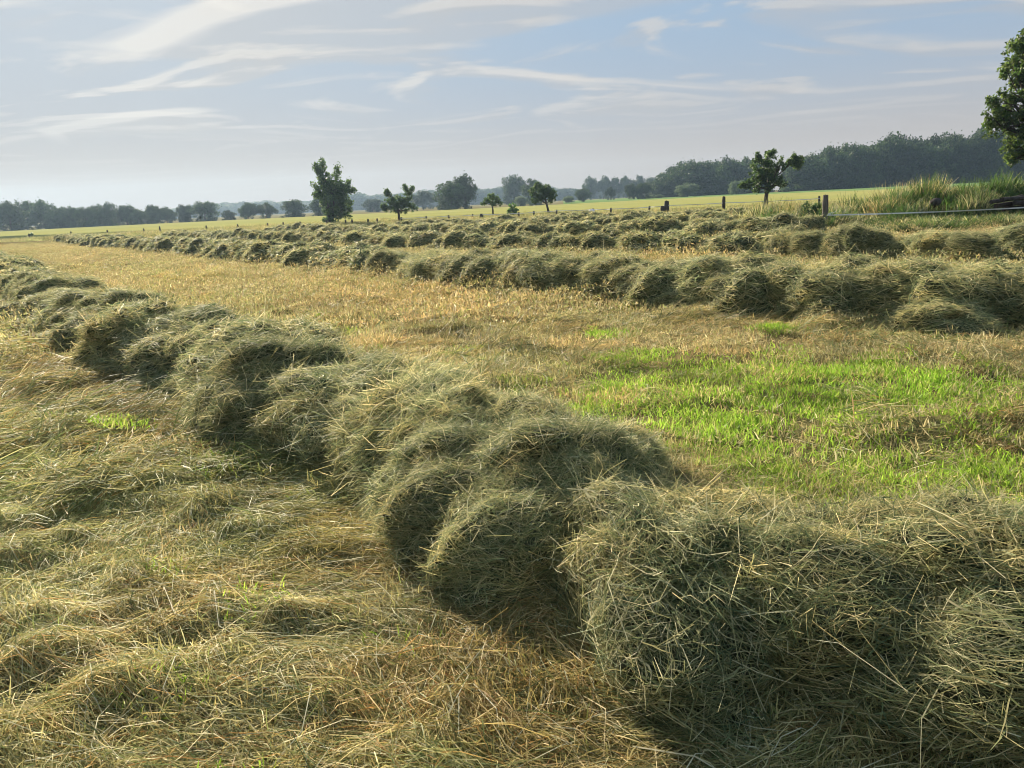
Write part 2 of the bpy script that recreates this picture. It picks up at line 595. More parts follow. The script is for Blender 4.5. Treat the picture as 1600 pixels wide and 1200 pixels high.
PC['past2'] = coll_of('past2', [patch('pasture_patch', 150, 0.9, 0.12, 0.42, 0.022, PAST, 'up', 460 + i, 0.25, tilt=0.4, segs=2, mat='grass') for i in range(NV)])
PC['weed1'] = coll_of('weed1', [patch('weed_patch', (60, 90, 110, 70, 40, 100)[i], 0.42, 0.25, 1.15, 0.022, WEED if i % 5 else DRYW, 'up', 480 + i, 0.2, tilt=0.28, segs=3, mat='grass') for i in range(NV)])


def leafy_weed(name, seed):
    r = np.random.default_rng(seed)
    parts = []; C = []
    for _ in range(7):
        x0, y0 = r.normal(0, 0.2, 2); hgt = r.uniform(0.35, 0.95); tx, ty = r.normal(0, 0.12, 2)
        col = np.array((0.085, 0.13, 0.035)) * r.uniform(0.75, 1.4)
        for k in range(34):
            f = r.uniform(0.1, 1.0)
            p = np.array([x0 + tx * f, y0 + ty * f, hgt * f]); a_ = r.uniform(0, 6.28)
            d = np.array([math.cos(a_), math.sin(a_), r.uniform(-0.4, 0.7)]); sd = np.array([-math.sin(a_), math.cos(a_), 0.0])
            L_ = r.uniform(0.07, 0.17) * (1.15 - 0.6 * f)
            parts.append(([p, p + d * L_ * 0.5 + sd * L_ * 0.26, p + d * L_, p + d * L_ * 0.5 - sd * L_ * 0.26], [(0, 1, 2, 3)])); C += [col * r.uniform(0.8, 1.2)] * 4
    V, F = [], []
    for v, f in parts:
        o_ = len(V); V += v; F.append(tuple(i + o_ for i in f[0]))
    o = mesh_obj(name, V, F, MAT['grass'], link=False)
    at = o.data.attributes.new('col', 'FLOAT_COLOR', 'POINT')
    at.data.foreach_set('color', np.concatenate([np.array(C), np.ones((len(C), 1))], 1).ravel().astype(np.float32))
    return o


for _i in range(3):
    _o = PC['weed1'].objects[_i * 2]
    PC['weed1'].objects.unlink(_o)
    PC['weed1'].objects.link(leafy_weed('leafy_weed_patch', 600 + _i))


def scatter_group(key, coll):
    ng = bpy.data.node_groups.new('scatter_' + key, 'GeometryNodeTree')
    ng.interface.new_socket('Geometry', in_out='INPUT', socket_type='NodeSocketGeometry')
    ng.interface.new_socket('Geometry', in_out='OUTPUT', socket_type='NodeSocketGeometry')
    gi = ng.nodes.new('NodeGroupInput'); gout = ng.nodes.new('NodeGroupOutput')
    iop = ng.nodes.new('GeometryNodeInstanceOnPoints')
    ci = ng.nodes.new('GeometryNodeCollectionInfo')
    ci.inputs['Collection'].default_value = coll
    ci.inputs['Separate Children'].default_value = True
    ci.inputs['Reset Children'].default_value = True
    iop.inputs['Pick Instance'].default_value = True
    def na(nm, ty):
        n = ng.nodes.new('GeometryNodeInputNamedAttribute')
        n.data_type = ty
        n.inputs['Name'].default_value = nm
        return n.outputs['Attribute']
    ng.links.new(gi.outputs[0], iop.inputs['Points'])
    ng.links.new(ci.outputs[0], iop.inputs['Instance'])
    ng.links.new(na('idx', 'INT'), iop.inputs['Instance Index'])
    e2r = ng.nodes.new('FunctionNodeEulerToRotation')
    ng.links.new(na('rot', 'FLOAT_VECTOR'), e2r.inputs[0])
    ng.links.new(e2r.outputs[0], iop.inputs['Rotation'])
    ng.links.new(na('scl', 'FLOAT_VECTOR'), iop.inputs['Scale'])
    ng.links.new(iop.outputs[0], gout.inputs[0])
    return ng


SG = {k: scatter_group(k, c) for k, c in PC.items()}


def eulers(normals, spin):
    """rotation that takes +Z to the normal with a spin about it"""
    out = np.zeros((len(normals), 3))
    for i, (n, s) in enumerate(zip(normals, spin)):
        q = Vector((0, 0, 1)).rotation_difference(Vector(n))
        out[i] = (q @ Quaternion((0, 0, 1), float(s))).to_euler()
    return out


def points_mesh(name, P, rot, scl, tint, nvar=NV):
    me = bpy.data.meshes.new(name)
    P = np.asarray(P, np.float32)
    me.vertices.add(len(P)); me.vertices.foreach_set('co', P.ravel())
    a = me.attributes.new('rot', 'FLOAT_VECTOR', 'POINT'); a.data.foreach_set('vector', np.asarray(rot, np.float32).ravel())
    scl = np.asarray(scl, np.float32)
    if scl.ndim == 1:
        scl = np.repeat(scl[:, None], 3, 1)
    a = me.attributes.new('scl', 'FLOAT_VECTOR', 'POINT'); a.data.foreach_set('vector', scl.ravel())
    a = me.attributes.new('idx', 'INT', 'POINT'); a.data.foreach_set('value', rng.integers(0, nvar, len(P)).astype(np.int32))
    tint = np.concatenate([np.asarray(tint, np.float32), np.ones((len(P), 1), np.float32)], 1)
    a = me.attributes.new('tint', 'FLOAT_COLOR', 'POINT'); a.data.foreach_set('color', tint.ravel())
    me.update()
    return me


def scatter_obj(name, me, key, parent=None, label=None):
    o = bpy.data.objects.new(name, me)
    md = o.modifiers.new('scatter', 'NODES')
    md.node_group = SG[key]
    COL.objects.link(o)
    if parent:
        o.parent = parent
    o['kind'] = 'stuff'
    if label:
        o['label'] = label[0]; o['category'] = label[1]
    return o


# ------------------------------------------------------------------ the hay clumps a windrow is made of
def clump_shape(seed):
    """one tuft of raked hay, unit size: 1 across the row (x), 1 along it (y), 1 high; leans over, creased"""
    r = np.random.default_rng(seed)
    nu, nv = 44, 18
    lean = r.uniform(0.02, 0.22)
    bump = r.uniform(0, 100)
    ph0 = r.uniform(0, 6.28, 3)
    J, I = np.meshgrid(np.arange(nv + 1), np.arange(nu), indexing='ij')
    ph = J / nv * math.pi * 0.5
    th = 2 * math.pi * I / nu
    rad = np.cos(ph) ** 0.62 * (1 + 0.13 * (1 - np.sin(ph)) ** 3)
    z = np.sin(ph) ** 0.85
    ex = 1 + 0.12 * np.cos(2 * th + ph0[0]) + 0.10 * np.cos(3 * th + ph0[1])
    cx, cy = np.cos(th) * rad, np.sin(th) * rad
    nz = fbm(bump + 1.7 * cx + 0.8 * z, bump + 1.7 * cy + 1.5 * z, seed, 4, 0.55) - 0.5
    crease = 1 - np.abs(2 * fbm(bump + 2.6 * cx - 1.1 * z, bump + 2.6 * cy + 2.0 * z, seed + 40, 2, 0.5) - 1)
    crease = np.clip((crease - 0.74) / 0.26, 0, 1)
    k = 1 + 0.85 * nz - 0.20 * crease
    x = cx * ex * k * 0.5
    y = cy * ex * k * 0.5 + lean * z * z
    zz_ = z * (1 + 0.6 * nz - 0.16 * crease) - 0.06
    V = [tuple(p) for p in np.stack([x, y, zz_], 2).reshape(-1, 3)]
    F = []
    for j in range(nv):
        for i in range(nu):
            a = j * nu + i; b = j * nu + (i + 1) % nu
            F.append((a, b, b + nu, a + nu))
    F.append(tuple(nv * nu + i for i in range(nu)))
    return V, F


def surf_points(me, n, r, sc):
    """area-weighted points and normals on a mesh (sc = real size for the area weights)"""
    me.calc_loop_triangles()
    nv = len(me.vertices)
    co = np.empty(nv * 3); me.vertices.foreach_get('co', co); co = co.reshape(-1, 3) * sc
    tri = np.empty(len(me.loop_triangles) * 3, np.int32); me.loop_triangles.foreach_get('vertices', tri); tri = tri.reshape(-1, 3)
    A, B, Cc = co[tri[:, 0]], co[tri[:, 1]], co[tri[:, 2]]
    cr = np.cross(B - A, Cc - A)
    ar = np.linalg.norm(cr, axis=1)
    k = r.choice(len(tri), n, p=ar / ar.sum())
    a, b = r.uniform(size=n), r.uniform(size=n)
    s = np.sqrt(a)
    P = A[k] * (1 - s)[:, None] + B[k] * (s * (1 - b))[:, None] + Cc[k] * (s * b)[:, None]
    Nn = cr[k] / np.maximum(ar[k], 1e-9)[:, None]
    return P, Nn


def strands(P, Nn, T, L, w, C, segs, k, r, lift=0.012, ground=False):
    """curved ribbons through P along T that follow a surface with normal Nn"""
    n = len(P)
    B = np.cross(Nn, T)
    cb = r.normal(0, 2.2, (n, 1)); slope = r.normal(0.0, 0.16, (n, 1))
    slope = np.where(r.uniform(size=(n, 1)) < 0.1, r.normal(0, 0.5, (n, 1)), slope)
    lf = np.abs(r.normal(0, lift, (n, 1)))
    roll = r.uniform(-1.3, 1.3, (n, 1))
    S = B * np.cos(roll) + Nn * np.sin(roll)
    V = np.empty((n, segs + 1, 2, 3))
    kk = r.uniform(0.3, 1.25, (n, 1)) * k
    wob = r.normal(0, 0.011, (n, segs + 1, 1))
    for s_ in range(segs + 1):
        f = (s_ / segs - 0.5) * L[:, None]
        q = P + T * f + B * (cb * f * f + wob[:, s_])
        if ground:
            q[:, 2] = gz(q[:, 0], q[:, 1]) + lf[:, 0] * (1.2 - (2 * s_ / segs - 1) ** 2) + slope[:, 0] * f[:, 0] * 0.7
        else:
            q = q - Nn * (kk * f * f) + Nn * (lf + slope * f)
        ww = w[:, None] * (0.5 if s_ < segs else 0.15)
        V[:, s_, 0] = q - S * ww; V[:, s_, 1] = q + S * ww
    base = (np.arange(n) * (segs + 1) * 2)[:, None]
    F = np.concatenate([base + 2 * j + np.array([[0, 1, 3, 2]]) for j in range(segs)], 0)
    return V.reshape(-1, 3), F, np.repeat(C, (segs + 1) * 2, 0)


def pick(pal, n, r):
    cols = np.array([p[1] for p in pal]); wts = np.array([p[0] for p in pal], float); wts /= wts.sum()
    return cols[r.choice(len(cols), n, p=wts)] * r.uniform(0.75, 1.25, (n, 1))


def ribbon_mesh(name, V, F, C, mat):
    me = bpy.data.meshes.new(name)
    me.vertices.add(len(V)); me.vertices.foreach_set('co', V.ravel())
    me.loops.add(F.size); me.loops.foreach_set('vertex_index', F.ravel().astype(np.int32))
    me.polygons.add(len(F)); me.polygons.foreach_set('loop_start', np.arange(0, F.size, 4, dtype=np.int32))
    me.update(calc_edges=True)
    at = me.attributes.new('col', 'FLOAT_COLOR', 'POINT')
    at.data.foreach_set('color', np.concatenate([C, np.ones((len(C), 1))], 1).astype(np.float32).ravel())
    me.materials.append(mat)
    return me


# heap shapes in real size, in three levels of strand detail
CL = {}
NCL = (5, 8, 8)
for v in range(8):
    V, F = clump_shape(900 + v)
    dims = (1.28 + 0.18 * math.sin(v * 2.1), 0.86 + 0.14 * math.cos(v * 1.7), 0.56 + 0.06 * math.sin(v * 3.3))
    V = [(x * dims[0], y * dims[1], z * dims[2]) for x, y, z in V]
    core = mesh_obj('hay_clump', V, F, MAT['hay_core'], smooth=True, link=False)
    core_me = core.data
    bpy.data.objects.remove(core)
    for lod, (n, wd, segs, lm) in enumerate(((15000, 0.0029, 4, 0.36), (8200, 0.0042, 3, 0.34), (3000, 0.011, 2, 0.32))):
        if v >= NCL[lod]:
            continue
        r = np.random.default_rng(50 + v * 3 + lod)
        P, Nn = surf_points(core_me, n, r, 1.0)
        Nn = Nn + r.normal(0, 0.15, Nn.shape); Nn /= np.linalg.norm(Nn, axis=1)[:, None]
        # locks of hay: direction follows a flow that drapes over the heap, with strays
        ang = (fbm(P[:, 0] * 3.2 + v * 7, P[:, 1] * 3.2 + P[:, 2] * 3.0, 71, 2) - 0.5) * 7.0 + 1.2
        ang = np.where(r.uniform(size=n) < 0.42, ang + r.normal(0, 0.4, n), r.uniform(0, 6.28, n))
        E = np.stack([np.cos(ang), np.sin(ang), np.zeros(n)], 1)
        T = E - Nn * (E * Nn).sum(1)[:, None]
        T /= np.maximum(np.linalg.norm(T, axis=1), 1e-4)[:, None]
        L = r.uniform(0.08, lm * 0.85, n); L = np.where(r.uniform(size=n) < 0.08, L * 1.7, L)
        w = wd * r.uniform(0.6, 1.35, n)
        warm = np.clip(fbm(P[:, 0] * 3.5 + v * 9, P[:, 1] * 3.5 + P[:, 2] * 3, 70, 3) - 0.42, 0, 0.4)[:, None]
        lock = (0.75 + 0.5 * fbm(P[:, 0] * 6 + v, P[:, 1] * 6 + P[:, 2] * 5, 72, 2))[:, None]
        C = pick(GREENHAY, n, r) * lock * (1 + warm * np.array([[1.0, 0.55, 0.15]]))
        stalk = r.uniform(size=n) < (0.009, 0.006, 0.003)[lod]
        w = np.where(stalk, w * (1.15, 1.0, 1.0)[lod], w); L = np.where(stalk, np.minimum(L * 1.5 + 0.05, (0.55, 0.45, 0.4)[lod]), L)
        C = np.where(stalk[:, None], np.array([[0.60, 0.56, 0.36]]) * r.uniform(0.8, 1.1, (n, 1)), C)
        leafbit = (r.uniform(size=n) < 0.05) & ~stalk
        w = np.where(leafbit, w * 2.6, w); L = np.where(leafbit, r.uniform(0.05, 0.13, n), L)
        V3, F3, C3 = strands(P, Nn, T, L, w, C, segs, 0.9, r, 0.03)
        CL[(v, lod)] = (core_me, ribbon_mesh('loose_strands', V3, F3, C3, MAT['hay_real']))


def windrow(L, label, step, size, name='hay_windrow', jitter=0.12, hvar=0.2, explicit=()):
    root = empty(name, (L[0].x, L[0].y, 0))
    tag(root, label, 'hay windrow', 'raked windrows of cut hay')
    rl = resample(L, step)
    for (px, py, z, sx, sy, sz, yaw) in explicit:
        q = W(px, py, z)
        core_me, pm = CL[(random.randrange(NCL[0]), 0)]
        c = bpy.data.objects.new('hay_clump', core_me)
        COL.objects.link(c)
        c.parent = root
        c.location = (q.x - L[0].x, q.y - L[0].y, float(gz(q.x, q.y)))
        c.rotation_euler = (random.gauss(0, 0.05), random.gauss(0, 0.05), yaw)
        c.scale = (sx, sy, sz)
        o = bpy.data.objects.new('loose_strands', pm)
        COL.objects.link(o)
        o.parent = c
        o['kind'] = 'stuff'
    for k, (p, d) in enumerate(rl):
        D = p.length
        ang = math.degrees(math.atan2(p.x, p.y))
        if abs(ang) > 46 or p.y < 0.5:
            continue
        lod = 0 if D < 7.0 else (1 if D < 20 else 2)
        todo = [(0.0, 0.0, 1.0, 1.0)]
        for sd_ in (-1, 1):
            if random.random() < 0.28:
                todo.append((sd_ * random.uniform(0.3, 0.6), random.uniform(-0.3, 0.3), random.uniform(0.5, 0.72), random.uniform(0.5, 0.9)))
        for ox, oy, ss, hs in todo:
            v = random.randrange(NCL[lod])
            core_me, pm = CL[(v, lod)]
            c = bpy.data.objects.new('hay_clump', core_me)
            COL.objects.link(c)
            c.parent = root
            yaw = math.atan2(d.y, d.x) - math.pi / 2 + 0.22 + random.gauss(0, 0.28)
            s = size * random.uniform(1 - hvar * 0.5, 1 + hvar * 0.5) * ss
            nn_ = Vector((d.y, -d.x))
            q = Vector((p.x + random.gauss(0, jitter), p.y + random.gauss(0, jitter))) + nn_ * ox + d * oy
            z0 = float(gz(q.x, q.y))
            c.location = (q.x - L[0].x, q.y - L[0].y, z0)
            c.rotation_euler = (random.gauss(0, 0.07), random.gauss(0, 0.07), yaw + (math.pi if random.random() < 0.25 else 0))
            c.scale = (s * random.uniform(0.9, 1.15), s * random.uniform(0.9, 1.2) * (1.0 if D < 7 else 1.22), s * hs * random.uniform(1 - hvar, 1 + hvar))
            o = bpy.data.objects.new('loose_strands', pm)
            COL.objects.link(o)
            o.parent = c
            o['kind'] = 'stuff'
    return root


NEAR = [  # the near end of the first windrow, heap by heap: crest pixel, crest height, scale, turn
    (1090, 808, 0.46, 0.78, 1.12, 0.92, 0.25), (1265, 850, 0.42, 0.80, 1.05, 0.82, -0.15), (1450, 872, 0.40, 0.85, 1.05, 0.78, 0.15), (1640, 880, 0.40, 0.9, 1.05, 0.76, -0.1), (1820, 885, 0.40, 0.9, 1.05, 0.8, 0.1),
    (872, 690, 0.46, 0.84, 0.98, 0.94, 0.75), (960, 680, 0.32, 0.55, 0.62, 0.62, 0.3), (795, 668, 0.40, 0.78, 0.80, 0.80, 0.7), (715, 634, 0.46, 0.86, 0.90, 0.92, 0.85), (868, 772, 0.34, 0.66, 0.74, 0.66, 0.9),
    (795, 735, 0.36, 0.70, 0.80, 0.70, 0.7), (705, 682, 0.40, 0.76, 0.80, 0.78, 0.9), (615, 628, 0.42, 0.76, 0.80, 0.82, 0.8), (1000, 760, 0.26, 0.6, 0.6, 0.5, 0.5)]
windrow(L1, 'long hay windrow whose near end sprawls in front of the bright green patch', 0.52, 0.98, explicit=NEAR)
windrow(L2, 'tall hay windrow directly behind the bright green patch of grass', 0.5, 1.10, hvar=0.12)
windrow(L3, 'hay windrow next behind the tall one, passing just before the leaning fence post', 0.55, 1.02)
windrow(L4, 'hay windrow behind the one that passes the leaning fence post', 0.6, 1.08)
windrow(L5, 'low hay windrow second from the pasture fence', 0.65, 1.05)
windrow(L6, 'short low hay windrow closest to the pasture fence', 0.7, 0.95)


# ------------------------------------------------------------------ ground cover
def band(r0, r1, dens, half=46):
    n = int(dens * (2 * half / 360) * math.pi * (r1 * r1 - r0 * r0))
    r = np.sqrt(rng.uniform(r0 * r0, r1 * r1, n)); a = np.radians(rng.uniform(-half, half, n))
    return np.stack([r * np.sin(a), r * np.cos(a)], 1)


gc = W(1230, 625).to_2d(); g_ax = (W(1520, 640).to_2d() - W(860, 560).to_2d())
gdir = g_ax.normalized(); glen = g_ax.length / 2


def green_mask(x, y):
    dx, dy = x - gc.x, y - gc.y
    a = dx * gdir.x + dy * gdir.y; b = -dx * gdir.y + dy * gdir.x
    e = np.sqrt((a / (glen * 1.12)) ** 2 + (b / 1.55) ** 2)
    m = 1.25 - e + (fbm(x / 0.7, y / 0.7, 81, 3) - 0.5) * 1.8
    m = sstep(0.1, 0.5, m) * np.clip(0.7 + 2.4 * (fbm(x / 0.45, y / 0.35, 85, 3) - 0.33), 0.25, 1)
    spots = 0
    for sx, sy, sr in ((1210, 512, 0.55), (550, 515, 0.35), (940, 520, 0.5), (700, 545, 0.5), (800, 605, 0.45), (950, 640, 0.5), (80, 665, 0.25), (190, 668, 0.22), (1480, 520, 0.5)):
        c = W(sx, sy)
        spots = np.maximum(spots, 1 - np.hypot(x - c.x, y - c.y) / sr)
    m = np.maximum(m, sstep(0.1, 0.6, spots + (fbm(x / 0.4, y / 0.4, 83, 2) - 0.5) * 0.8))
    return m


def row_end(x, y):
    # headland and pasture near the fence
    return y - (66 - 0.25 * x)


def cover(name, key, pts, spin, scl, tint, label, tilt=0.12):
    if len(pts) == 0:
        return
    x, y = pts[:, 0], pts[:, 1]
    z = gz(x, y)
    e = 0.06
    nx_ = -(gz(x + e, y) - gz(x - e, y)) / (2 * e); ny_ = -(gz(x, y + e) - gz(x, y - e)) / (2 * e)
    nrm = np.stack([nx_ * 0.8, ny_ * 0.8, np.ones(len(x))], 1) + rng.normal(0, tilt, (len(x), 3)) * np.array([1, 1, 0])
    nrm /= np.linalg.norm(nrm, axis=1)[:, None]
    me = points_mesh(name, np.stack([x, y, z], 1), eulers(nrm, spin), scl, tint)
    scatter_obj(name, me, key, None, label)


def tints(x, y, orange=0.5, seed=90):
    n = len(x)
    o = np.clip((fbm(x / 0.8, y / 0.55, seed, 4) - 0.53) * 7, 0, 1)[:, None] * orange
    g = np.clip((fbm(x / 1.6, y / 1.2, seed + 7, 4) - 0.5) * 5, 0, 1)[:, None]
    t = np.ones((n, 3)) * rng.uniform(0.85, 1.15, (n, 1))
    uu = x * NRM.x + y * NRM.y + 0.3 * fbm(x / 3, y / 3, 5, 2)
    t = t * (1 + 0.13 * np.sin(uu * 3.1) + 0.08 * np.sin(uu * 7.7))[:, None]
    t = t * (1 - o) + t * o * np.array([[1.20, 0.88, 0.64]])
    t = t * (1 - g * 0.5) + t * g * 0.5 * np.array([[0.78, 0.95, 0.65]])
    return t


def flow(x, y):
    return (fbm(x / 1.5, y / 1.5, 55, 2) - 0.5) * 5.0 + 0.2


LODS = ((0.9, 5.0, 80, '0'), (5.0, 11, 26, '1'), (11, 26, 9, '2'), (26, 75, 2.2, '2'))
LIT_N = ('loose_hay', ('loose mown hay lying in flat wavy swaths over the meadow', 'loose hay'))
for r0, r1, dens, lod in LODS:
    p = band(r0, r1, dens)
    x, y = p[:, 0], p[:, 1]
    u = x * NRM.x + y * NRM.y
    right_front = (x > 0.7) & (u < 4.6) & (y < 4.4)
    # camera side of the first windrow: everything is loose hay
    left = (u < 1.7)
    edge = np.zeros(len(p))
    for uc, wd in ((1.9, 1.1), (8.7, 1.1), (15.4, 1.3), (22, 1.3), (30, 1.3)):
        edge = np.maximum(edge, 1 - np.abs(u - uc) / wd / 1.6)
    patchy = fbm(x / 1.4, y / 1.0, 33, 4)
    pl = np.where(left | right_front, 1.0, np.clip(edge, 0, 1) * 0.8 + 0.22 + np.clip((patchy - 0.48) * 3.0, 0, 0.6))
    gm = green_mask(x, y)
    pl = np.where(right_front, pl * (1 - 0.7 * gm), pl * (1 - 0.9 * gm))
    k = rng.uniform(size=len(p)) < pl * (1.0 if lod != '2' else 0.8)
    q = p[k]
    if lod != '0':
        cover('loose_hay', 'lit' + lod, q, flow(q[:, 0], q[:, 1]) + rng.normal(0, 0.5, len(q)), rng.uniform(0.75, 1.15, len(q)),
          tints(q[:, 0], q[:, 1], 0.45), LIT_N[1])
    # stubble between the windrows
    end = row_end(x, y)
    k = (~left | (rng.uniform(size=len(p)) < 0.25)) & (rng.uniform(size=len(p)) > gm * 0.85) & (end < 4 + rng.uniform(-6, 6, len(p)))
    q = p[k]
    cover('mown_stubble', 'stub' + lod, q, rng.uniform(0, 6.28, len(q)), rng.uniform(0.8, 1.25, len(q)),
          tints(q[:, 0], q[:, 1], 0.4, 130), ('short tan stubble of the mown meadow between the windrows', 'stubble'))
    if lod != '2' or r1 < 30:
        k = rng.uniform(size=len(p)) < gm
        q = p[k]
        kk = 'green0' if lod == '0' else 'green1'
        cover('green_grass', kk, q, rng.uniform(0, 6.28, len(q)), rng.uniform(0.7, 1.2, len(q)),
              tints(q[:, 0], q[:, 1], 0.1, 170), ('fresh bright green grass regrowing between the windrows', 'grass'))
# the nearest loose hay, strand by strand over the swaths
p = band(0.9, 5.6, 6400)
x, y = p[:, 0], p[:, 1]
u = x * NRM.x + y * NRM.y
gm = green_mask(x, y)
prob = np.where(u < 1.9, 1.0, np.where((x > 0.7) & (u < 4.4) & (y < 4.3), 0.75 * (1 - 0.8 * gm), 0.12 * (1 - gm)))
p = p[rng.uniform(size=len(p)) < prob]
x, y = p[:, 0], p[:, 1]
n = len(p)
e = 0.05
Nn = np.stack([-(gz(x + e, y) - gz(x - e, y)) / (2 * e), -(gz(x, y + e) - gz(x, y - e)) / (2 * e), np.ones(n)], 1)
Nn /= np.linalg.norm(Nn, axis=1)[:, None]
ang = np.where(rng.uniform(size=n) < 0.62, flow(x, y) + rng.normal(0, 0.4, n), rng.uniform(0, 6.28, n))
T = np.stack([np.cos(ang), np.sin(ang), np.zeros(n)], 1)
L = rng.uniform(0.08, 0.36, n)
C = pick(LITTER, n, rng) * tints(x, y, 0.4)
C = C * (0.62 + 0.76 * fbm(x / 0.2, y / 0.13, 19, 3))[:, None]
stalk = rng.uniform(size=n) < 0.03
L = np.where(stalk, L * 1.5, L)
C = np.where(stalk[:, None], np.array([[0.66, 0.61, 0.42]]) * rng.uniform(0.8, 1.1, (n, 1)), C)
V3, F3, C3 = strands(np.stack([x, y, gz(x, y)], 1), Nn, T, L, 0.0028 * rng.uniform(0.6, 1.4, n), C, 3, 0, rng, 0.022, ground=True)
o = bpy.data.objects.new('loose_hay', ribbon_mesh('loose_hay', V3, F3, C3, MAT['hay_real']))
COL.objects.link(o)
tag(o, LIT_N[1][0], LIT_N[1][1], kind='stuff')
# rough pasture along the fence
p = band(46, 98, 2.2)
k = (row_end(p[:, 0], p[:, 1]) > rng.uniform(-2, 5, len(p))) & (p[:, 1] < 84 - 0.28 * p[:, 0] + 4)
p2 = band(28, 70, 2.0)
k2 = (p2[:, 0] > 10.5) & (p2[:, 1] > 31.5) & (p2[:, 1] < 75)
q = np.concatenate([p[k], p2[k2]])
cover('pasture_grass', 'past2', q, rng.uniform(0, 6.28, len(q)), np.stack([np.ones(len(q))] * 2 + [rng.uniform(0.5, 1.1, len(q))], 1),
      tints(q[:, 0], q[:, 1], 0.5, 210), ('rough uncut grass along the pasture fence', 'grass'))

# ------------------------------------------------------------------ overgrown heap behind the corner post
hc = far(1500, 33)
def heap_z(x, y):
    a = (x - hc.x - 1.5) / 8.5; b = (y - hc.y) / 3.0
    e = np.sqrt(a * a + b * b)
    return np.clip(1 - e, 0, 1) ** 0.8 * (0.85 + 0.5 * (fbm(x / 1.4, y / 1.4, 44, 3) - 0.5))
V, F = [], []
nn = 48
for j in range(nn + 1):
    for i in range(nn + 1):
        x = hc.x + 1.5 + (i / nn - 0.5) * 17.5; y = hc.y + (j / nn - 0.5) * 6.4
        V.append((x, y, float(heap_z(x, y)) - 0.12))
for j in range(nn):
    for i in range(nn):
        a = j * (nn + 1) + i
        F.append((a, a + 1, a + nn + 2, a + nn + 1))
o = mesh_obj('earth_heap', V, F, MAT['soil'], smooth=True)
tag(o, kind='structure')
n = 2800
x = hc.x + 1.5 + rng.uniform(-9.5, 10, n); y = hc.y + rng.uniform(-7.6, 3.4, n)
h = np.where(y < hc.y - 3.1, 0.0, np.maximum(heap_z(x, y), 0) - 0.1)
sc = 0.15 + 1.45 * fbm(x / 1.1, y / 1.1, 91, 3) ** 1.3
sc = np.where(np.abs(x - far(1480, 33).x) < 2.5, sc * 1.15, sc)
sc = np.where(y < hc.y - 3.1, sc * 0.42, sc)
sc = np.where((x > far(1535, 31).x) & (y < hc.y - 0.6), sc * 0.6, sc)
x = np.where((y < hc.y - 3.3) & (x < far(1315, 30).x), x + 7, x)
me = points_mesh('tall_weeds', np.stack([x, y, h], 1), eulers(np.tile([0, 0, 1.0], (n, 1)) + rng.normal(0, 0.1, (n, 3)), rng.uniform(0, 6.28, n)),
                 np.stack([np.ones(n), np.ones(n), sc], 1), tints(x, y, 0.4, 250) * np.array([[0.9, 0.98, 0.85]]))
scatter_obj('tall_weeds', me, 'weed1', None, ('tall weeds and seeding grass covering the earth heap', 'weeds'))


# ------------------------------------------------------------------ trees
def leaf_cloud(centers, radii, n, size, r, flat=0.0, cols=((0.06, 0.105, 0.028), (0.095, 0.145, 0.038), (0.04, 0.075, 0.022)), shell=0.45, aspect=0.6):
    """small folded leaf faces through blobs of a crown"""
    centers = np.array(centers); radii = np.array(radii)
    if radii.ndim == 1:
        radii = np.repeat(radii[:, None], 3, 1)
    wts = radii.prod(1) ** 0.72; wts /= wts.sum()
    k = r.choice(len(centers), n, p=wts)
    d = r.normal(size=(n, 3)); d /= np.linalg.norm(d, axis=1)[:, None]
    P = centers[k] + d * radii[k] * np.where(r.uniform(size=(n, 1)) < 0.75, r.uniform(size=(n, 1)) ** shell, np.minimum(np.abs(r.normal(0, 0.8, (n, 1))), 1.5))
    a = r.normal(size=(n, 3)); a[:, 2] -= 0.3; a /= np.linalg.norm(a, axis=1)[:, None]
    b = np.cross(a, r.normal(size=(n, 3))); b /= np.linalg.norm(b, axis=1)[:, None]
    s = size * r.uniform(0.6, 1.35, (n, 1))
    V = np.empty((n, 4, 3))
    V[:, 0] = P - a * s * 0.5
    V[:, 1] = P + b * s * aspect * 0.5 + a * s * 0.05
    V[:, 2] = P + a * s * 0.5
    V[:, 3] = P - b * s * aspect * 0.5 + a * s * 0.05
    F = np.arange(n * 4).reshape(n, 4)
    cols = np.array(cols)
    bc = r.uniform(0.8, 1.25, (len(centers), 1))
    C = cols[r.choice(len(cols), n)] * bc[k] * r.uniform(0.8, 1.2, (n, 1))
    return V.reshape(-1, 3), F, np.repeat(C, 4, 0)


def cloud_mesh(name, V, F, C, mat):
    me = bpy.data.meshes.new(name)
    me.vertices.add(len(V)); me.vertices.foreach_set('co', V.ravel())
    me.loops.add(F.size); me.loops.foreach_set('vertex_index', F.ravel().astype(np.int32))
    me.polygons.add(len(F)); me.polygons.foreach_set('loop_start', np.arange(0, F.size, 4, dtype=np.int32))
    me.update(calc_edges=True)
    at = me.attributes.new('col', 'FLOAT_COLOR', 'POINT')
    at.data.foreach_set('color', np.concatenate([C, np.ones((len(C), 1))], 1).astype(np.float32).ravel())
    me.materials.append(mat)
    return me


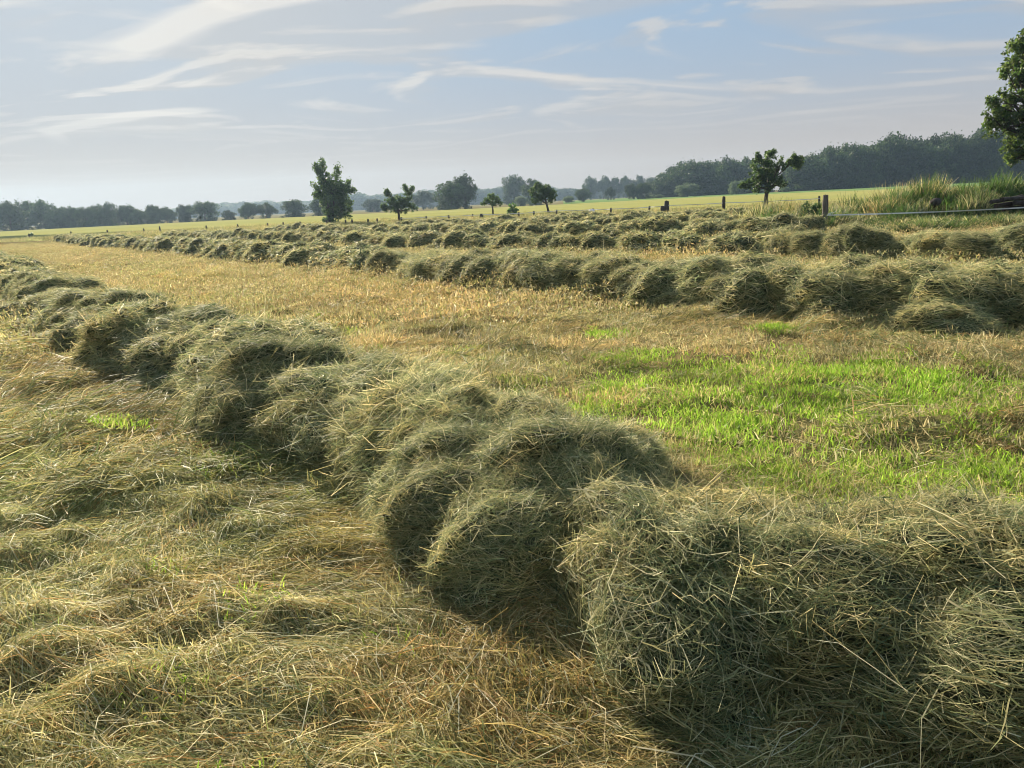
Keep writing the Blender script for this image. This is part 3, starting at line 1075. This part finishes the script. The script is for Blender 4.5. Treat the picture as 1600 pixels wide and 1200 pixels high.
def branchy(base, trunk_top, r0, targets, r, lean=0.1, sides=7, rad=None):
    """trunk and limbs to the targets"""
    parts = []
    b = Vector(base); t = Vector(trunk_top)
    mid = b.lerp(t, 0.5) + Vector((r.normal(0, lean * 0.3), r.normal(0, lean * 0.3), 0))
    parts.append(tube([b - Vector((0, 0, 0.15)), b + Vector((0, 0, 0.12 * (t - b).length)), mid, t], [r0 * 1.45, r0 * 1.05, r0 * 0.9, r0 * 0.75], sides + 2))
    for iq, q in enumerate(targets):
        q = Vector(q)
        st = b.lerp(t, r.uniform(0.72, 1.0))
        L = (q - st).length
        m1 = st.lerp(q, 0.35) + Vector((0, 0, -0.02 * L)) + Vector(r.normal(0, 0.05 * L, 3))
        m2 = st.lerp(q, 0.7) + Vector(r.normal(0, 0.05 * L, 3))
        parts.append(tube([st, m1, m2, q], [r0 * 0.5, r0 * 0.36, r0 * 0.22, r0 * 0.07], sides - 2))
        for _ in range(4):
            e = q + Vector(np.clip(r.normal(0, 1, 3), -1.2, 1.2)) * (0.28 * L if rad is None else min(0.28 * L, 0.55 * rad[iq]))
            parts.append(tube([m2, m2.lerp(e, 0.5) + Vector(r.normal(0, 0.04 * L, 3)), e], [r0 * 0.18, r0 * 0.11, r0 * 0.03], 4))
    return join(parts)


def tree(name, loc, label, cat, blobs, trunk_top, r0, nleaf, leaf, seed, group=None, cols=None, extra_targets=(), mat='leaf', shell=0.45, tuft=(0.28, 0.55), ntuft=14):
    r = np.random.default_rng(seed)
    root = empty(name, loc)
    tag(root, label, cat, group)
    V, F = branchy((0, 0, 0), trunk_top, r0, [b[0] for b in blobs], r, rad=[float(np.mean(b[1])) for b in blobs])
    tw = []
    for e in extra_targets:
        e = Vector(e)
        src = min((Vector(b[0]) for b in blobs), key=lambda c: (c - e).length)
        tw.append(tube([src, src.lerp(e, 0.5) + Vector(r.normal(0, 0.06, 3)), e], [r0 * 0.12, r0 * 0.08, r0 * 0.03], 5))
    V, F = join([(V, F)] + tw)
    mesh_obj('trunk', V, F, MAT['bark'], root, smooth=True)
    # break every blob into many small tufts so that the crown has gaps and clumps
    cs, rs = [], []
    for c, rad in blobs:
        rad = np.array(rad if hasattr(rad, '__len__') else (rad,) * 3, float)
        k = ntuft
        for _ in range(k):
            d = r.normal(size=3); d /= np.linalg.norm(d)
            cs.append(np.array(c) + d * rad * 1.1 * r.uniform(0.1, 1.0) ** 0.5)
            rs.append(rad.mean() * r.uniform(*tuft))
    for e in extra_targets:
        src = min((np.array(b[0]) for b in blobs), key=lambda c: np.linalg.norm(c - np.array(e)))
        for f_ in (0.5, 0.7, 0.85, 1.0):
            cs.append(src + (np.array(e) - src) * f_); rs.append(leaf * (3.2 - 1.6 * f_))
    kw = {'cols': cols} if cols else {}
    V, F, C = leaf_cloud(cs, rs, nleaf, leaf, r, shell=shell, **kw)
    me = cloud_mesh('crown', V, F, C, MAT[mat])
    c = bpy.data.objects.new('crown', me)
    COL.objects.link(c)
    c.parent = root
    return root


def on_ground(px, py):
    p = W(px, py, 0)
    return (p.x, p.y, float(gz(p.x, p.y)))


def blob_px(base, spec, D):
    """blob (px, py, radius px) -> local centre and radius in metres at distance D"""
    out = []
    for px, py, rp in spec:
        x = far(px, D).x - base[0]
        z = ztop(px, py, D) - base[2]
        rr = rp / FPX * D * 0.92
        out.append(((x, random.uniform(-0.5, 0.5) * rr, z), rr))
    return out


# tall ragged tree in the fence line
b = far(515, 80); b = (b.x, b.y, 0)
bl = blob_px(b, [(510, 276, 11), (528, 285, 13), (508, 293, 14), (536, 298, 14), (520, 308, 17), (507, 303, 10), (540, 315, 13), (515, 325, 14), (538, 332, 12), (522, 338, 13), (512, 342, 9), (503, 284, 7), (517, 286, 14), (524, 296, 16), (516, 318, 16), (526, 322, 16), (528, 310, 15)], 80)
tree('ragged_tree', b, 'tall ragged tree leafy down to its foot in the pasture fence line', 'tree', bl, (0.1, 0, 4.2), 0.30, 15000, 0.20, 11, tuft=(0.2, 0.42), ntuft=24,
     extra_targets=[((far(511, 80).x - b[0]), 0, ztop(511, 250, 80)), ((far(499, 80).x - b[0]), 0, ztop(499, 262, 80)), ((far(500, 80).x - b[0]), 0, ztop(503, 256, 80)),
                    ((far(534, 80).x - b[0]), 0, ztop(534, 260, 80)), ((far(494, 80).x - b[0]), 0, ztop(494, 305, 80)), ((far(556, 80).x - b[0]), 0, ztop(556, 297, 80)), ((far(550, 80).x - b[0]), 0, ztop(550, 283, 80))])
b = far(622, 80); b = (b.x, b.y, 0)
bl = blob_px(b, [(610, 313, 9), (622, 316, 11), (634, 312, 10), (616, 322, 10), (632, 323, 10), (645, 325, 7), (602, 325, 6), (640, 304, 5), (608, 303, 5)], 80)
tree('small_tree', b, 'small tree with a flat dense crown and bare twigs, beside the tall ragged tree', 'tree', bl, (0, 0, 1.6), 0.13, 7500, 0.15, 12, tuft=(0.2, 0.42), ntuft=20,
     extra_targets=[((far(634, 80).x - b[0]), 0, ztop(634, 290, 80)), ((far(647, 80).x - b[0]), 0, ztop(647, 293, 80)), ((far(606, 80).x - b[0]), 0, ztop(604, 299, 80)), ((far(598, 80).x - b[0]), 0, ztop(598, 322, 80))])
b = far(769, 84); b = (b.x, b.y, 0)
bl = blob_px(b, [(760, 315, 6), (769, 309, 7), (778, 314, 6), (771, 318, 6), (755, 318, 4), (782, 318, 4)], 84)
tree('small_tree', b, 'thin young tree with a small open crown and forked trunk by the fence', 'tree', bl, (-0.05, 0, 1.5), 0.10, 2200, 0.15, 13)
b = far(857, 80); b = (b.x, b.y, 0)
bl = blob_px(b, [(845, 305, 10), (855, 300, 11), (862, 307, 9), (838, 310, 8), (833, 300, 7), (866, 303, 6), (849, 296, 8), (842, 290, 7)], 80)
tree('small_tree', b, 'small tree with a dense round crown leaning off its thin trunk', 'tree', bl, (-0.3, 0, 1.6), 0.12, 7000, 0.15, 14, tuft=(0.2, 0.42), ntuft=20)
b = far(801, 78); b = (b.x, b.y, 0)
bl = blob_px(b, [(800, 323, 5), (802, 328, 6), (797, 330, 5), (806, 331, 5)], 78)
tree('young_shrub', b, 'small bright green shrub standing between two small fence trees', 'shrub', bl, (0, 0, 0.4), 0.04, 1400, 0.13, 15,
     cols=((0.09, 0.17, 0.03), (0.07, 0.13, 0.03)))
b = W(1196, 329); b = (b.x, b.y, 0)
DB = b[1]
bl = blob_px(b, [(1200, 248, 11), (1186, 258, 13), (1206, 262, 14), (1220, 255, 10), (1180, 275, 13), (1197, 278, 14), (1168, 287, 9), (1212, 280, 11), (1224, 287, 7), (1184, 291, 9), (1236, 253, 7), (1200, 293, 9)], DB)
tree('orchard_tree', b, 'fruit tree with stout trunk and spreading airy crown behind the hay', 'tree', bl, (0.1, 0, 1.9), 0.17, 13000, 0.13, 16, tuft=(0.2, 0.42), ntuft=22,
     extra_targets=[(far(px, DB).x - b[0], 0, ztop(px, py, DB)) for px, py in ((1182, 240), (1208, 236), (1240, 243), (1250, 247), (1252, 255), (1246, 262), (1157, 290))])
# oak reaching in from the right
b = far(1705, 36); b = (b.x, b.y, 0)
bl = blob_px(b, [(1598, 62, 20), (1585, 88, 22), (1610, 100, 30), (1575, 112, 20), (1592, 140, 24), (1575, 165, 24), (1556, 178, 16), (1598, 185, 30), (1570, 198, 20), (1605, 222, 26), (1590, 235, 18), (1606, 36, 14), (1545, 188, 8), (1543, 160, 9), (1566, 98, 8), (1574, 72, 8), (1599, 28, 7), (1583, 250, 8), (1560, 145, 7),
                 (1600, 48, 12), (1594, 30, 8), (1618, 20, 18), (1604, 8, 10), (1640, 60, 40), (1650, 130, 45), (1650, 200, 45), (1700, 40, 55), (1720, 130, 70), (1720, 220, 55), (1780, 90, 60), (1780, 190, 55), (1700, -40, 50)], 36)
bl = [((c[0] - 0.22, c[1], c[2]), r_ * 1.12) for c, r_ in bl]
tree('oak_tree', b, 'large broad leaved tree reaching in over the overgrown heap', 'tree', bl, (0, 0, 3.2), 0.30, 60000, 0.15, 17, tuft=(0.2, 0.42), ntuft=22,
     cols=((0.04, 0.075, 0.018), (0.07, 0.11, 0.026), (0.10, 0.135, 0.035)),
     )
# shrub beside the corner post
b = far(1272, 32); b = (b.x, b.y, 0)
bl = blob_px(b, [(1268, 332, 9), (1276, 324, 8), (1262, 322, 6), (1282, 335, 7), (1270, 340, 9)], 32)
tree('low_shrub', b, 'dark low shrub growing against the leaning fence post', 'shrub', bl, (0, 0, 0.3), 0.03, 2600, 0.06, 18,
     cols=((0.03, 0.06, 0.018), (0.05, 0.085, 0.025)))
b = far(45, 88); b = (b.x, b.y, 0)
bl = blob_px(b, [(35, 373, 5), (44, 370, 6), (55, 373, 5)], 88)
tree('low_shrub', b, 'low dark bush beside a post where the windrows end', 'shrub', bl, (0, 0, 0.3), 0.03, 1200, 0.14, 19)

# prototypes for the trees far behind
FAR_COLS = ((0.035, 0.065, 0.02), (0.055, 0.09, 0.028), (0.03, 0.05, 0.018))
PROTO = []
for v in range(7):
    r = np.random.default_rng(700 + v)
    nb = 60
    cs, rs = [], []
    for _ in range(nb):
        d = r.normal(size=3); d /= np.linalg.norm(d)
        k = r.uniform(0.35, 1.0)
        zc_ = 0.56 + d[2] * 0.36 * k
        wid = 0.46 * (1 - 0.12 * max(0, (zc_ - 0.55) / 0.4))
        cs.append((d[0] * wid * k, d[1] * wid * k, zc_)); rs.append(r.uniform(0.08, 0.15))
    for _ in range(22 if v % 2 == 0 else 7):
        a_ = r.uniform(0, 6.28); k = r.uniform(0.1, 0.42)
        cs.append((math.cos(a_) * k, math.sin(a_) * k, r.uniform(0.05, 0.32))); rs.append(r.uniform(0.08, 0.14))
    V, F, C = leaf_cloud(cs, rs, 9000, 0.042, r, cols=FAR_COLS, shell=0.4, aspect=0.8)
    crown = cloud_mesh('crown', V, F, C, MAT['leaf_far'])
    V, F = branchy((0, 0, 0), (0, 0, 0.42), 0.022, [cs[i] for i in range(7)], r, sides=6, rad=rs)
    to = mesh_obj('trunk', V, F, MAT['bark'], smooth=True, link=False)
    PROTO.append((crown, to.data))
    bpy.data.objects.remove(to)


def far_tree(name, px0, px1, top, D, label, v=None, group=None, cat='tree', base_z=0.0):
    px = (px0 + px1) / 2
    p = far(px, D)
    h = ztop(px, top, D) - base_z
    w = abs(far(px1, D).x - far(px0, D).x) * 1.04
    root = empty(name, (p.x, p.y, base_z))
    root.rotation_euler = (0, 0, random.uniform(0, 6.28))
    tag(root, label, cat, group)
    cr, tr = PROTO[random.randrange(7) if v is None else v]
    for nm, me in (('crown', cr), ('trunk', tr)):
        o = bpy.data.objects.new(nm, me)
        COL.objects.link(o)
        o.parent = root
        o.scale = (w, w, h * 1.03)
        if cat == 'bush' and nm == 'crown':
            o.material_slots[0].link = 'OBJECT'
            o.material_slots[0].material = MAT['leaf_sunlit']
    return root


G1 = 'trees of the hazy row beyond the yellow field'
L_1 = 'hazy broad tree in the row beyond the yellow field where the windrows run out'
for a, b_, t in ((-40, 8, 317), (-5, 38, 315), (22, 60, 311), (48, 92, 313), (72, 108, 326), (-70, -25, 318), (86, 112, 324), (103, 126, 323), (122, 150, 323), (140, 168, 320), (156, 184, 317),
                 (182, 216, 319), (205, 228, 328), (226, 252, 320), (246, 274, 324), (278, 304, 319)):
    far_tree('row_tree', a - 2, b_ + 2, t - 1, 196 + random.uniform(-8, 8), L_1, group=G1)
for a, b_, t in ((-60, -10, 340), (5, 60, 342), (50, 110, 342), (100, 150, 341), (150, 200, 339), (190, 240, 337)):
    far_tree('hedge_shrub', a, b_, t, 203, 'low hazy hedge shrub under the row of trees beyond the yellow field', v=0, group='hedge shrubs beyond the yellow field', cat='shrub')
far_tree('row_tree', 298, 342, 313, 198, 'largest round tree next to the gap in the hazy row', v=2)
far_tree('row_tree', 346, 368, 328, 198, 'smallest pointed tree in the hazy row beyond the yellow field', v=4)
G2 = 'loose trees beyond the yellow field'
far_tree('row_tree', 374, 402, 316, 198, 'tree of the touching pair left of the round hazy trees', v=1, group=G2)
far_tree('row_tree', 396, 432, 317, 198, 'tree of the touching pair left of the round hazy trees', v=3, group=G2)
far_tree('round_tree', 438, 482, 311, 196, 'broad round hazy tree left of the tall ragged tree', v=2)
far_tree('round_tree', 482, 520, 306, 196, 'rounded hazy tree partly behind the tall ragged tree', v=0)
far_tree('broad_tree', 676, 735, 282, 192, 'large domed hazy tree beyond the field with a second crown rising from it', v=2)
far_tree('broad_tree', 706, 747, 272, 195, 'airy crown rising above the large domed hazy tree', v=1)
far_tree('broad_tree', 640, 682, 298, 300, 'hazy tree between the flat crowned tree and the large domed tree', v=3)
far_tree('broad_tree', 565, 600, 310, 290, 'hazy tree between the tall ragged tree and the flat crowned tree', v=2)
far_tree('tall_tree', 783, 824, 272, 330, 'tall rounded hazy tree standing over the woods behind the thin young tree', v=2)
far_tree('broad_tree', 815, 852, 279, 250, 'tree crown right behind the small leaning fence tree', v=4)
far_tree('round_bush', 800, 826, 306, 240, 'round hazy bush below the tall rounded tree', v=0, cat='bush')
far_tree('round_bush', 820, 850, 313, 240, 'low bush behind the trunk of the small leaning tree', v=2, cat='bush')
far_tree('round_bush', 878, 900, 306, 260, 'round bush right of the small leaning fence tree', v=0, cat='bush')
far_tree('broad_tree', 897, 925, 294, 270, 'small spreading tree at the edge of the hazy green field', v=1)
far_tree('broad_tree', 946, 962, 292, 300, 'narrow small tree alone on the hazy green field', v=3)
far_tree('broad_tree', 976, 998, 287, 270, 'left tree of the pair before the line of poplars', v=1)
far_tree('broad_tree', 992, 1020, 284, 270, 'right and larger tree of the pair before the poplars', v=2)
for a, b_, t in ((1008, 1024, 305), (1020, 1038, 304)):
    far_tree('round_bush', a, b_, t, 275, 'low bush at the foot of the tree pair before the poplars', v=0, cat='bush', group='low bushes by the tree pair')
far_tree('round_bush', 1052, 1097, 286, 265, 'big round sunlit bush in front of the dark wood', v=0, cat='bush')
far_tree('round_bush', 1138, 1170, 281, 265, 'round sunlit bush left of the fruit tree trunk, before the dark wood', v=2, cat='bush')
far_tree('round_bush', 1176, 1196, 296, 270, 'flat low bush behind the fruit tree trunk', v=0, cat='bush')
far_tree('round_bush', 1219, 1234, 291, 262, 'small round bush right of the fruit tree trunk', v=0, cat='bush')
for k, (a, b_) in enumerate(((910, 936), (930, 956), (950, 972), (966, 990), (986, 1010), (1004, 1032))):
    far_tree('poplar_tree', a, b_, 274 + (3 if k == 0 else 0) + random.uniform(-1.5, 1.5), 470, 'tall hazy poplar in the airy line left of the dark wood', v=(1, 3, 5)[k % 3], group='line of hazy poplars')

# woods that read as one mass
wood_objs = []
for v in range(7):
    me = PROTO[v][0]
    wood_objs.append(bpy.data.objects.new('wood_tree', me))
PC['wood'] = coll_of('wood', wood_objs)
SG['wood'] = scatter_group('wood', PC['wood'])


def wood(name, spec, label, rows, dd, spread, seed):
    """spec: (px, top py, D) along the front; rows of trees behind it"""
    r = np.random.default_rng(seed)
    P, S, T = [], [], []
    for j in range(rows):
        for i in range(len(spec) - 1):
            (xa, ta, Da), (xb, tb, Db) = spec[i], spec[i + 1]
            D0 = (Da + Db) / 2
            n = max(1, int(abs(far(xb, D0).x - far(xa, D0).x) / spread))
            for k in range(n):
                f = (k + r.uniform(0, 1)) / n
                px = xa + (xb - xa) * f; D = Da + (Db - Da) * f
                h = ztop(px, ta + (tb - ta) * f, D)
                p = far(px, D + j * dd + r.uniform(-0.3, 0.3) * dd)
                hh = h * r.uniform(0.86, 1.0) * (1.0 if j else 0.88)
                w = spread * r.uniform(1.7, 2.6)
                P.append((p.x, p.y, -0.06 * hh)); S.append((w, w, hh * 1.17)); T.append((1, 1, 1))
                if j == 0:   # leafy edge down to the ground
                    P.append((p.x, p.y - 1.5, -0.1 * hh)); S.append((w * 0.9, w * 0.9, hh * r.uniform(0.4, 0.65))); T.append((1, 1, 1))
    n = len(P)
    rot = np.zeros((n, 3)); rot[:, 2] = r.uniform(0, 6.28, n)
    me = points_mesh(name, P, rot, np.array(S), np.array(T), 7)
    scatter_obj(name, me, 'wood', None, (label, 'wood'))


wood('dark_wood', [(1232, 252, 285), (1262, 236, 287), (1300, 226, 290), (1350, 219, 292), (1420, 211, 295), (1500, 203, 295), (1580, 198, 295), (1800, 190, 295)],
     'dense dark wood rising behind the overgrown heap', 5, 7, 6.5, 31)
wood('dark_wood', [(1036, 276, 300), (1050, 262, 300), (1072, 252, 300), (1110, 250, 300), (1172, 246, 300), (1186, 256, 303)],
     'dark rounded wood behind the fruit tree, lower at its poplar end', 5, 7, 6.5, 32)
wood('hazy_wood', [(540, 303, 630), (575, 302, 630), (640, 301, 630), (690, 294, 630), (760, 292, 630), (790, 291, 630), (850, 292, 640), (920, 296, 640), (960, 296, 650), (1040, 290, 650)],
     'pale hazy wood stretching between the fence trees', 3, 9, 11, 33)
wood('distant_ridge_wood', [(270, 326, 655), (300, 319, 655), (350, 315, 655), (400, 314, 655), (450, 312, 655), (520, 312, 655), (600, 308, 655)],
     'pale blue wooded ridge on the horizon', 4, 18, 14, 34)
wood('distant_ridge_wood', [(-400, 336, 640), (-100, 337, 640), (120, 333, 640), (275, 328, 655)],
     'low pale woodland on the horizon behind the row of trees', 3, 18, 14, 35)

# ------------------------------------------------------------------ fences
def post(px, top, base, D, wid, mat, parent, lean=(0, 0), z0=0.0):
    p = far(px, D)
    h = max(ztop(px, top, D), 0.6)
    r = np.random.default_rng(int(px * 7))
    pts, rads = [], []
    for k in range(6):
        f = k / 5
        pts.append((p.x - parent.location.x + lean[0] * f * h + r.normal(0, 0.006), p.y - parent.location.y + lean[1] * f * h, z0 - 0.25 + f * (h + 0.25)))
        rads.append(wid * (1.08 - 0.12 * f) * r.uniform(0.94, 1.06))
    rads[-1] *= 0.9
    V, F = tube(pts, rads, 9)
    V = [Vector((v.x, v.y, v.z + (r.normal(0, 0.02) if i >= 45 else 0))) for i, v in enumerate(V)]
    return mesh_obj('post', V, F, MAT[mat], parent), Vector((p.x + lean[0] * h, p.y, h))


def tape(a, b, parent, sag=0.05, hgt=0.04, n=14):
    V, F = [], []
    d = (b - a); s = Vector((-d.y, d.x, 0)).normalized() * 0.004
    for i in range(n + 1):
        f = i / n
        p = a.lerp(b, f) - Vector((0, 0, sag * 4 * f * (1 - f))) - parent.location
        tw = 0.6 * math.sin(f * 9)
        u_ = Vector((s.x * tw * 4, s.y * tw * 4, hgt / 2))
        V += [p - u_ - s, p - u_ + s, p + u_ + s, p + u_ - s]
    for i in range(n):
        for k in range(4):
            a_ = i * 4 + k; b_ = i * 4 + (k + 1) % 4
            F.append((a_, b_, b_ + 4, a_ + 4))
    F += [(3, 2, 1, 0), tuple(n * 4 + k for k in range(4))]
    return mesh_obj('tape', V, F, MAT['tape'], parent)


fr = empty('pasture_fence', tuple(far(700, 76)))
tag(fr, 'long pasture fence of weathered posts and white tape before the yellow field', 'fence')
spec = [(42, 366, 374, 88), (108, 362, 370, 87), (165, 361, 371, 86), (222, 358, 366, 85), (247, 354, 362, 85), (320, 354, 361, 84), (369, 352, 359, 83), (416, 350, 357, 82), (441, 350, 357, 81),
        (467, 348, 355, 80), (508, 346, 352, 79), (538, 345, 352, 78), (548, 345, 351, 78), (573, 345, 352, 77), (588, 342, 349, 77), (626, 342, 348, 76), (665, 339, 346, 76), (700, 337, 344, 75),
        (737, 335, 342, 74), (751, 336, 344, 74), (809, 334, 343, 72), (833, 330, 337, 72), (868, 328, 338, 70), (926, 326, 334, 68), (954, 325, 337, 66), (1014, 322, 329, 65), (1041, 314, 333, 63), (1131, 307, 329, 61.5), (1281, 306, 322, 60)]
tops = []
for px, t, bs, D in spec:
    wide = 0.17 if px in (1041, 751) else (0.13 if px in (1131,) else 0.085)
    if px == 1041:
        wide = 0.2
    _, tp = post(px, t, bs, D, wide, 'postdark', fr, lean=(random.gauss(0, 0.04), 0))
    tops.append(tp)
post(1035, 322, 333, 62.5, 0.16, 'postdark', fr)
zt = 0.72
for a, b_ in zip(tops[15:-1], tops[16:]):
    tape(Vector((a.x, a.y - 0.1, min(zt, a.z - 0.08))), Vector((b_.x, b_.y - 0.1, min(zt, b_.z - 0.08))), fr, 0.03, 0.05)

fc = empty('paddock_fence', tuple(far(1290, 30)))
tag(fc, 'leaning grey corner post with white tape running past the overgrown heap', 'fence')
_, tp = post(1290, 305, 356, 30, 0.11, 'post', fc, lean=(0.03, 0))
c0 = Vector((tp.x, tp.y - 0.14, ztop(1290, 336, 30)))
e1 = far(1455, 29.3); e2 = far(1720, 28.2)
m1_ = Vector((e1.x, e1.y, ztop(1455, 328, 29.3))); m2_ = Vector((e2.x, e2.y, ztop(1720, 317, 28.2)))
tape(c0, m2_, fc, 0.06, 0.045, 40)
# short thin stakes that carry the tapes
def stake(px, D, h):
    p = far(px, D) - fc.location
    V, F = tube([(p.x, p.y, -0.2), (p.x, p.y, h * 0.5), (p.x, p.y, h)], [0.016, 0.016, 0.013], 6)
    mesh_obj('stake', V, F, MAT['tape'], fc)
stake(1352, 38, ztop(1352, 309, 38))
stake(1720, 28.3, ztop(1720, 310, 28.3))
b1 = far(1322, 33.5); b2 = far(1352, 38)
tape(c0 + Vector((0.05, 0.1, 0.02)), Vector((b2.x, b2.y, ztop(1352, 318, 38))), fc, 0.02, 0.06)

# ------------------------------------------------------------------ small things by the fences
D = 28.6
for k, (xa, ya, xb, yb, rr) in enumerate(((1552, 316, 1600, 308, 0.075), (1560, 322, 1612, 316, 0.085), (1572, 327, 1625, 322, 0.08), (1566, 312, 1640, 306, 0.08), (1590, 318, 1660, 312, 0.09))):
    dd = D + 0.35 * (k % 3)
    a = far(xa, dd); b_ = far(xb, dd + 1.2)
    A = Vector((a.x, a.y, ztop(xa, ya, dd))); B = Vector((b_.x, b_.y, ztop(xb, yb, dd)))
    r = np.random.default_rng(k)
    pts = [A.lerp(B, f) - A + Vector(r.normal(0, 0.02, 3)) for f in np.linspace(0, 1, 6)]
    V, F = tube(pts, [rr * r.uniform(0.85, 1.15) for _ in pts], 9)
    o = mesh_obj('log', V, F, MAT['log'], smooth=False)
    o.location = A
    tag(o, 'dark weathered log on the pile at the side of the overgrown heap', 'log', 'dark logs piled beside the heap')
# dark stump in the weeds
D = 30.6
p = far(1466, D); z = ztop(1466, 322, D)
r = np.random.default_rng(5)
V, F = [], []
for j in range(9):
    ph = math.pi * j / 8
    for i in range(14):
        th = 2 * math.pi * i / 14
        k = 1 + 0.35 * (float(fbm(3 + math.cos(th) * 1.5 + j * 0.3, 5 + math.sin(th) * 1.5, 3, 3)) - 0.5)
        V.append((0.24 * math.sin(ph) * math.cos(th) * k, 0.2 * math.sin(ph) * math.sin(th) * k, 0.15 - 0.17 * math.cos(ph) * k))
for j in range(8):
    for i in range(14):
        a = j * 14 + i; b_ = j * 14 + (i + 1) % 14
        F.append((a, b_, b_ + 14, a + 14))
o = mesh_obj('tree_stump', V, F, MAT['log'], smooth=True)
o.location = (p.x, p.y, z)
o.rotation_euler = (0, -0.4, 0)
tag(o, 'dark lumpy stump lying among the weeds above the white tape', 'stump')
# white sack by the fence
p = far(924, 65); V2 = []
for j in range(9):
    ph = math.pi * j / 8
    for i in range(14):
        th = 2 * math.pi * i / 14
        k = 1 + 0.5 * (float(fbm(9 + math.cos(th) * 1.3, 2 + math.sin(th) * 1.3 + j * 0.35, 8, 3)) - 0.5)
        V2.append((0.28 * math.sin(ph) ** 0.7 * math.cos(th) * k, 0.2 * math.sin(ph) ** 0.7 * math.sin(th) * k, 0.3 - 0.32 * math.cos(ph) * k))
o = mesh_obj('white_sack', V2, F, MAT['sack'], smooth=True)
o.location = (p.x, p.y, ztop(924, 337, 65) - 0.1)
tag(o, 'small white sack slumped by a post of the pasture fence', 'sack')

# ------------------------------------------------------------------ the hazy air
hz = 33.0
V = [(x, y, z) for z in (-1.6, hz) for x, y in ((-760, -170), (760, -170), (760, 760), (-760, 760))]
F = [(3, 2, 1, 0), (4, 5, 6, 7), (0, 1, 5, 4), (1, 2, 6, 5), (2, 3, 7, 6), (3, 0, 4, 7)]
m, t, out = new_mat('haze_air')
pv = N(t, 'ShaderNodeVolumePrincipled')
pv.inputs['Color'].default_value = (0.52, 0.73, 1.0, 1)
pv.inputs['Density'].default_value = 0.00025
pv.inputs['Anisotropy'].default_value = 0.5
t.links.new(pv.outputs[0], out.inputs['Volume'])
o = mesh_obj('haze', V, F, m)
tag(o, kind='stuff')
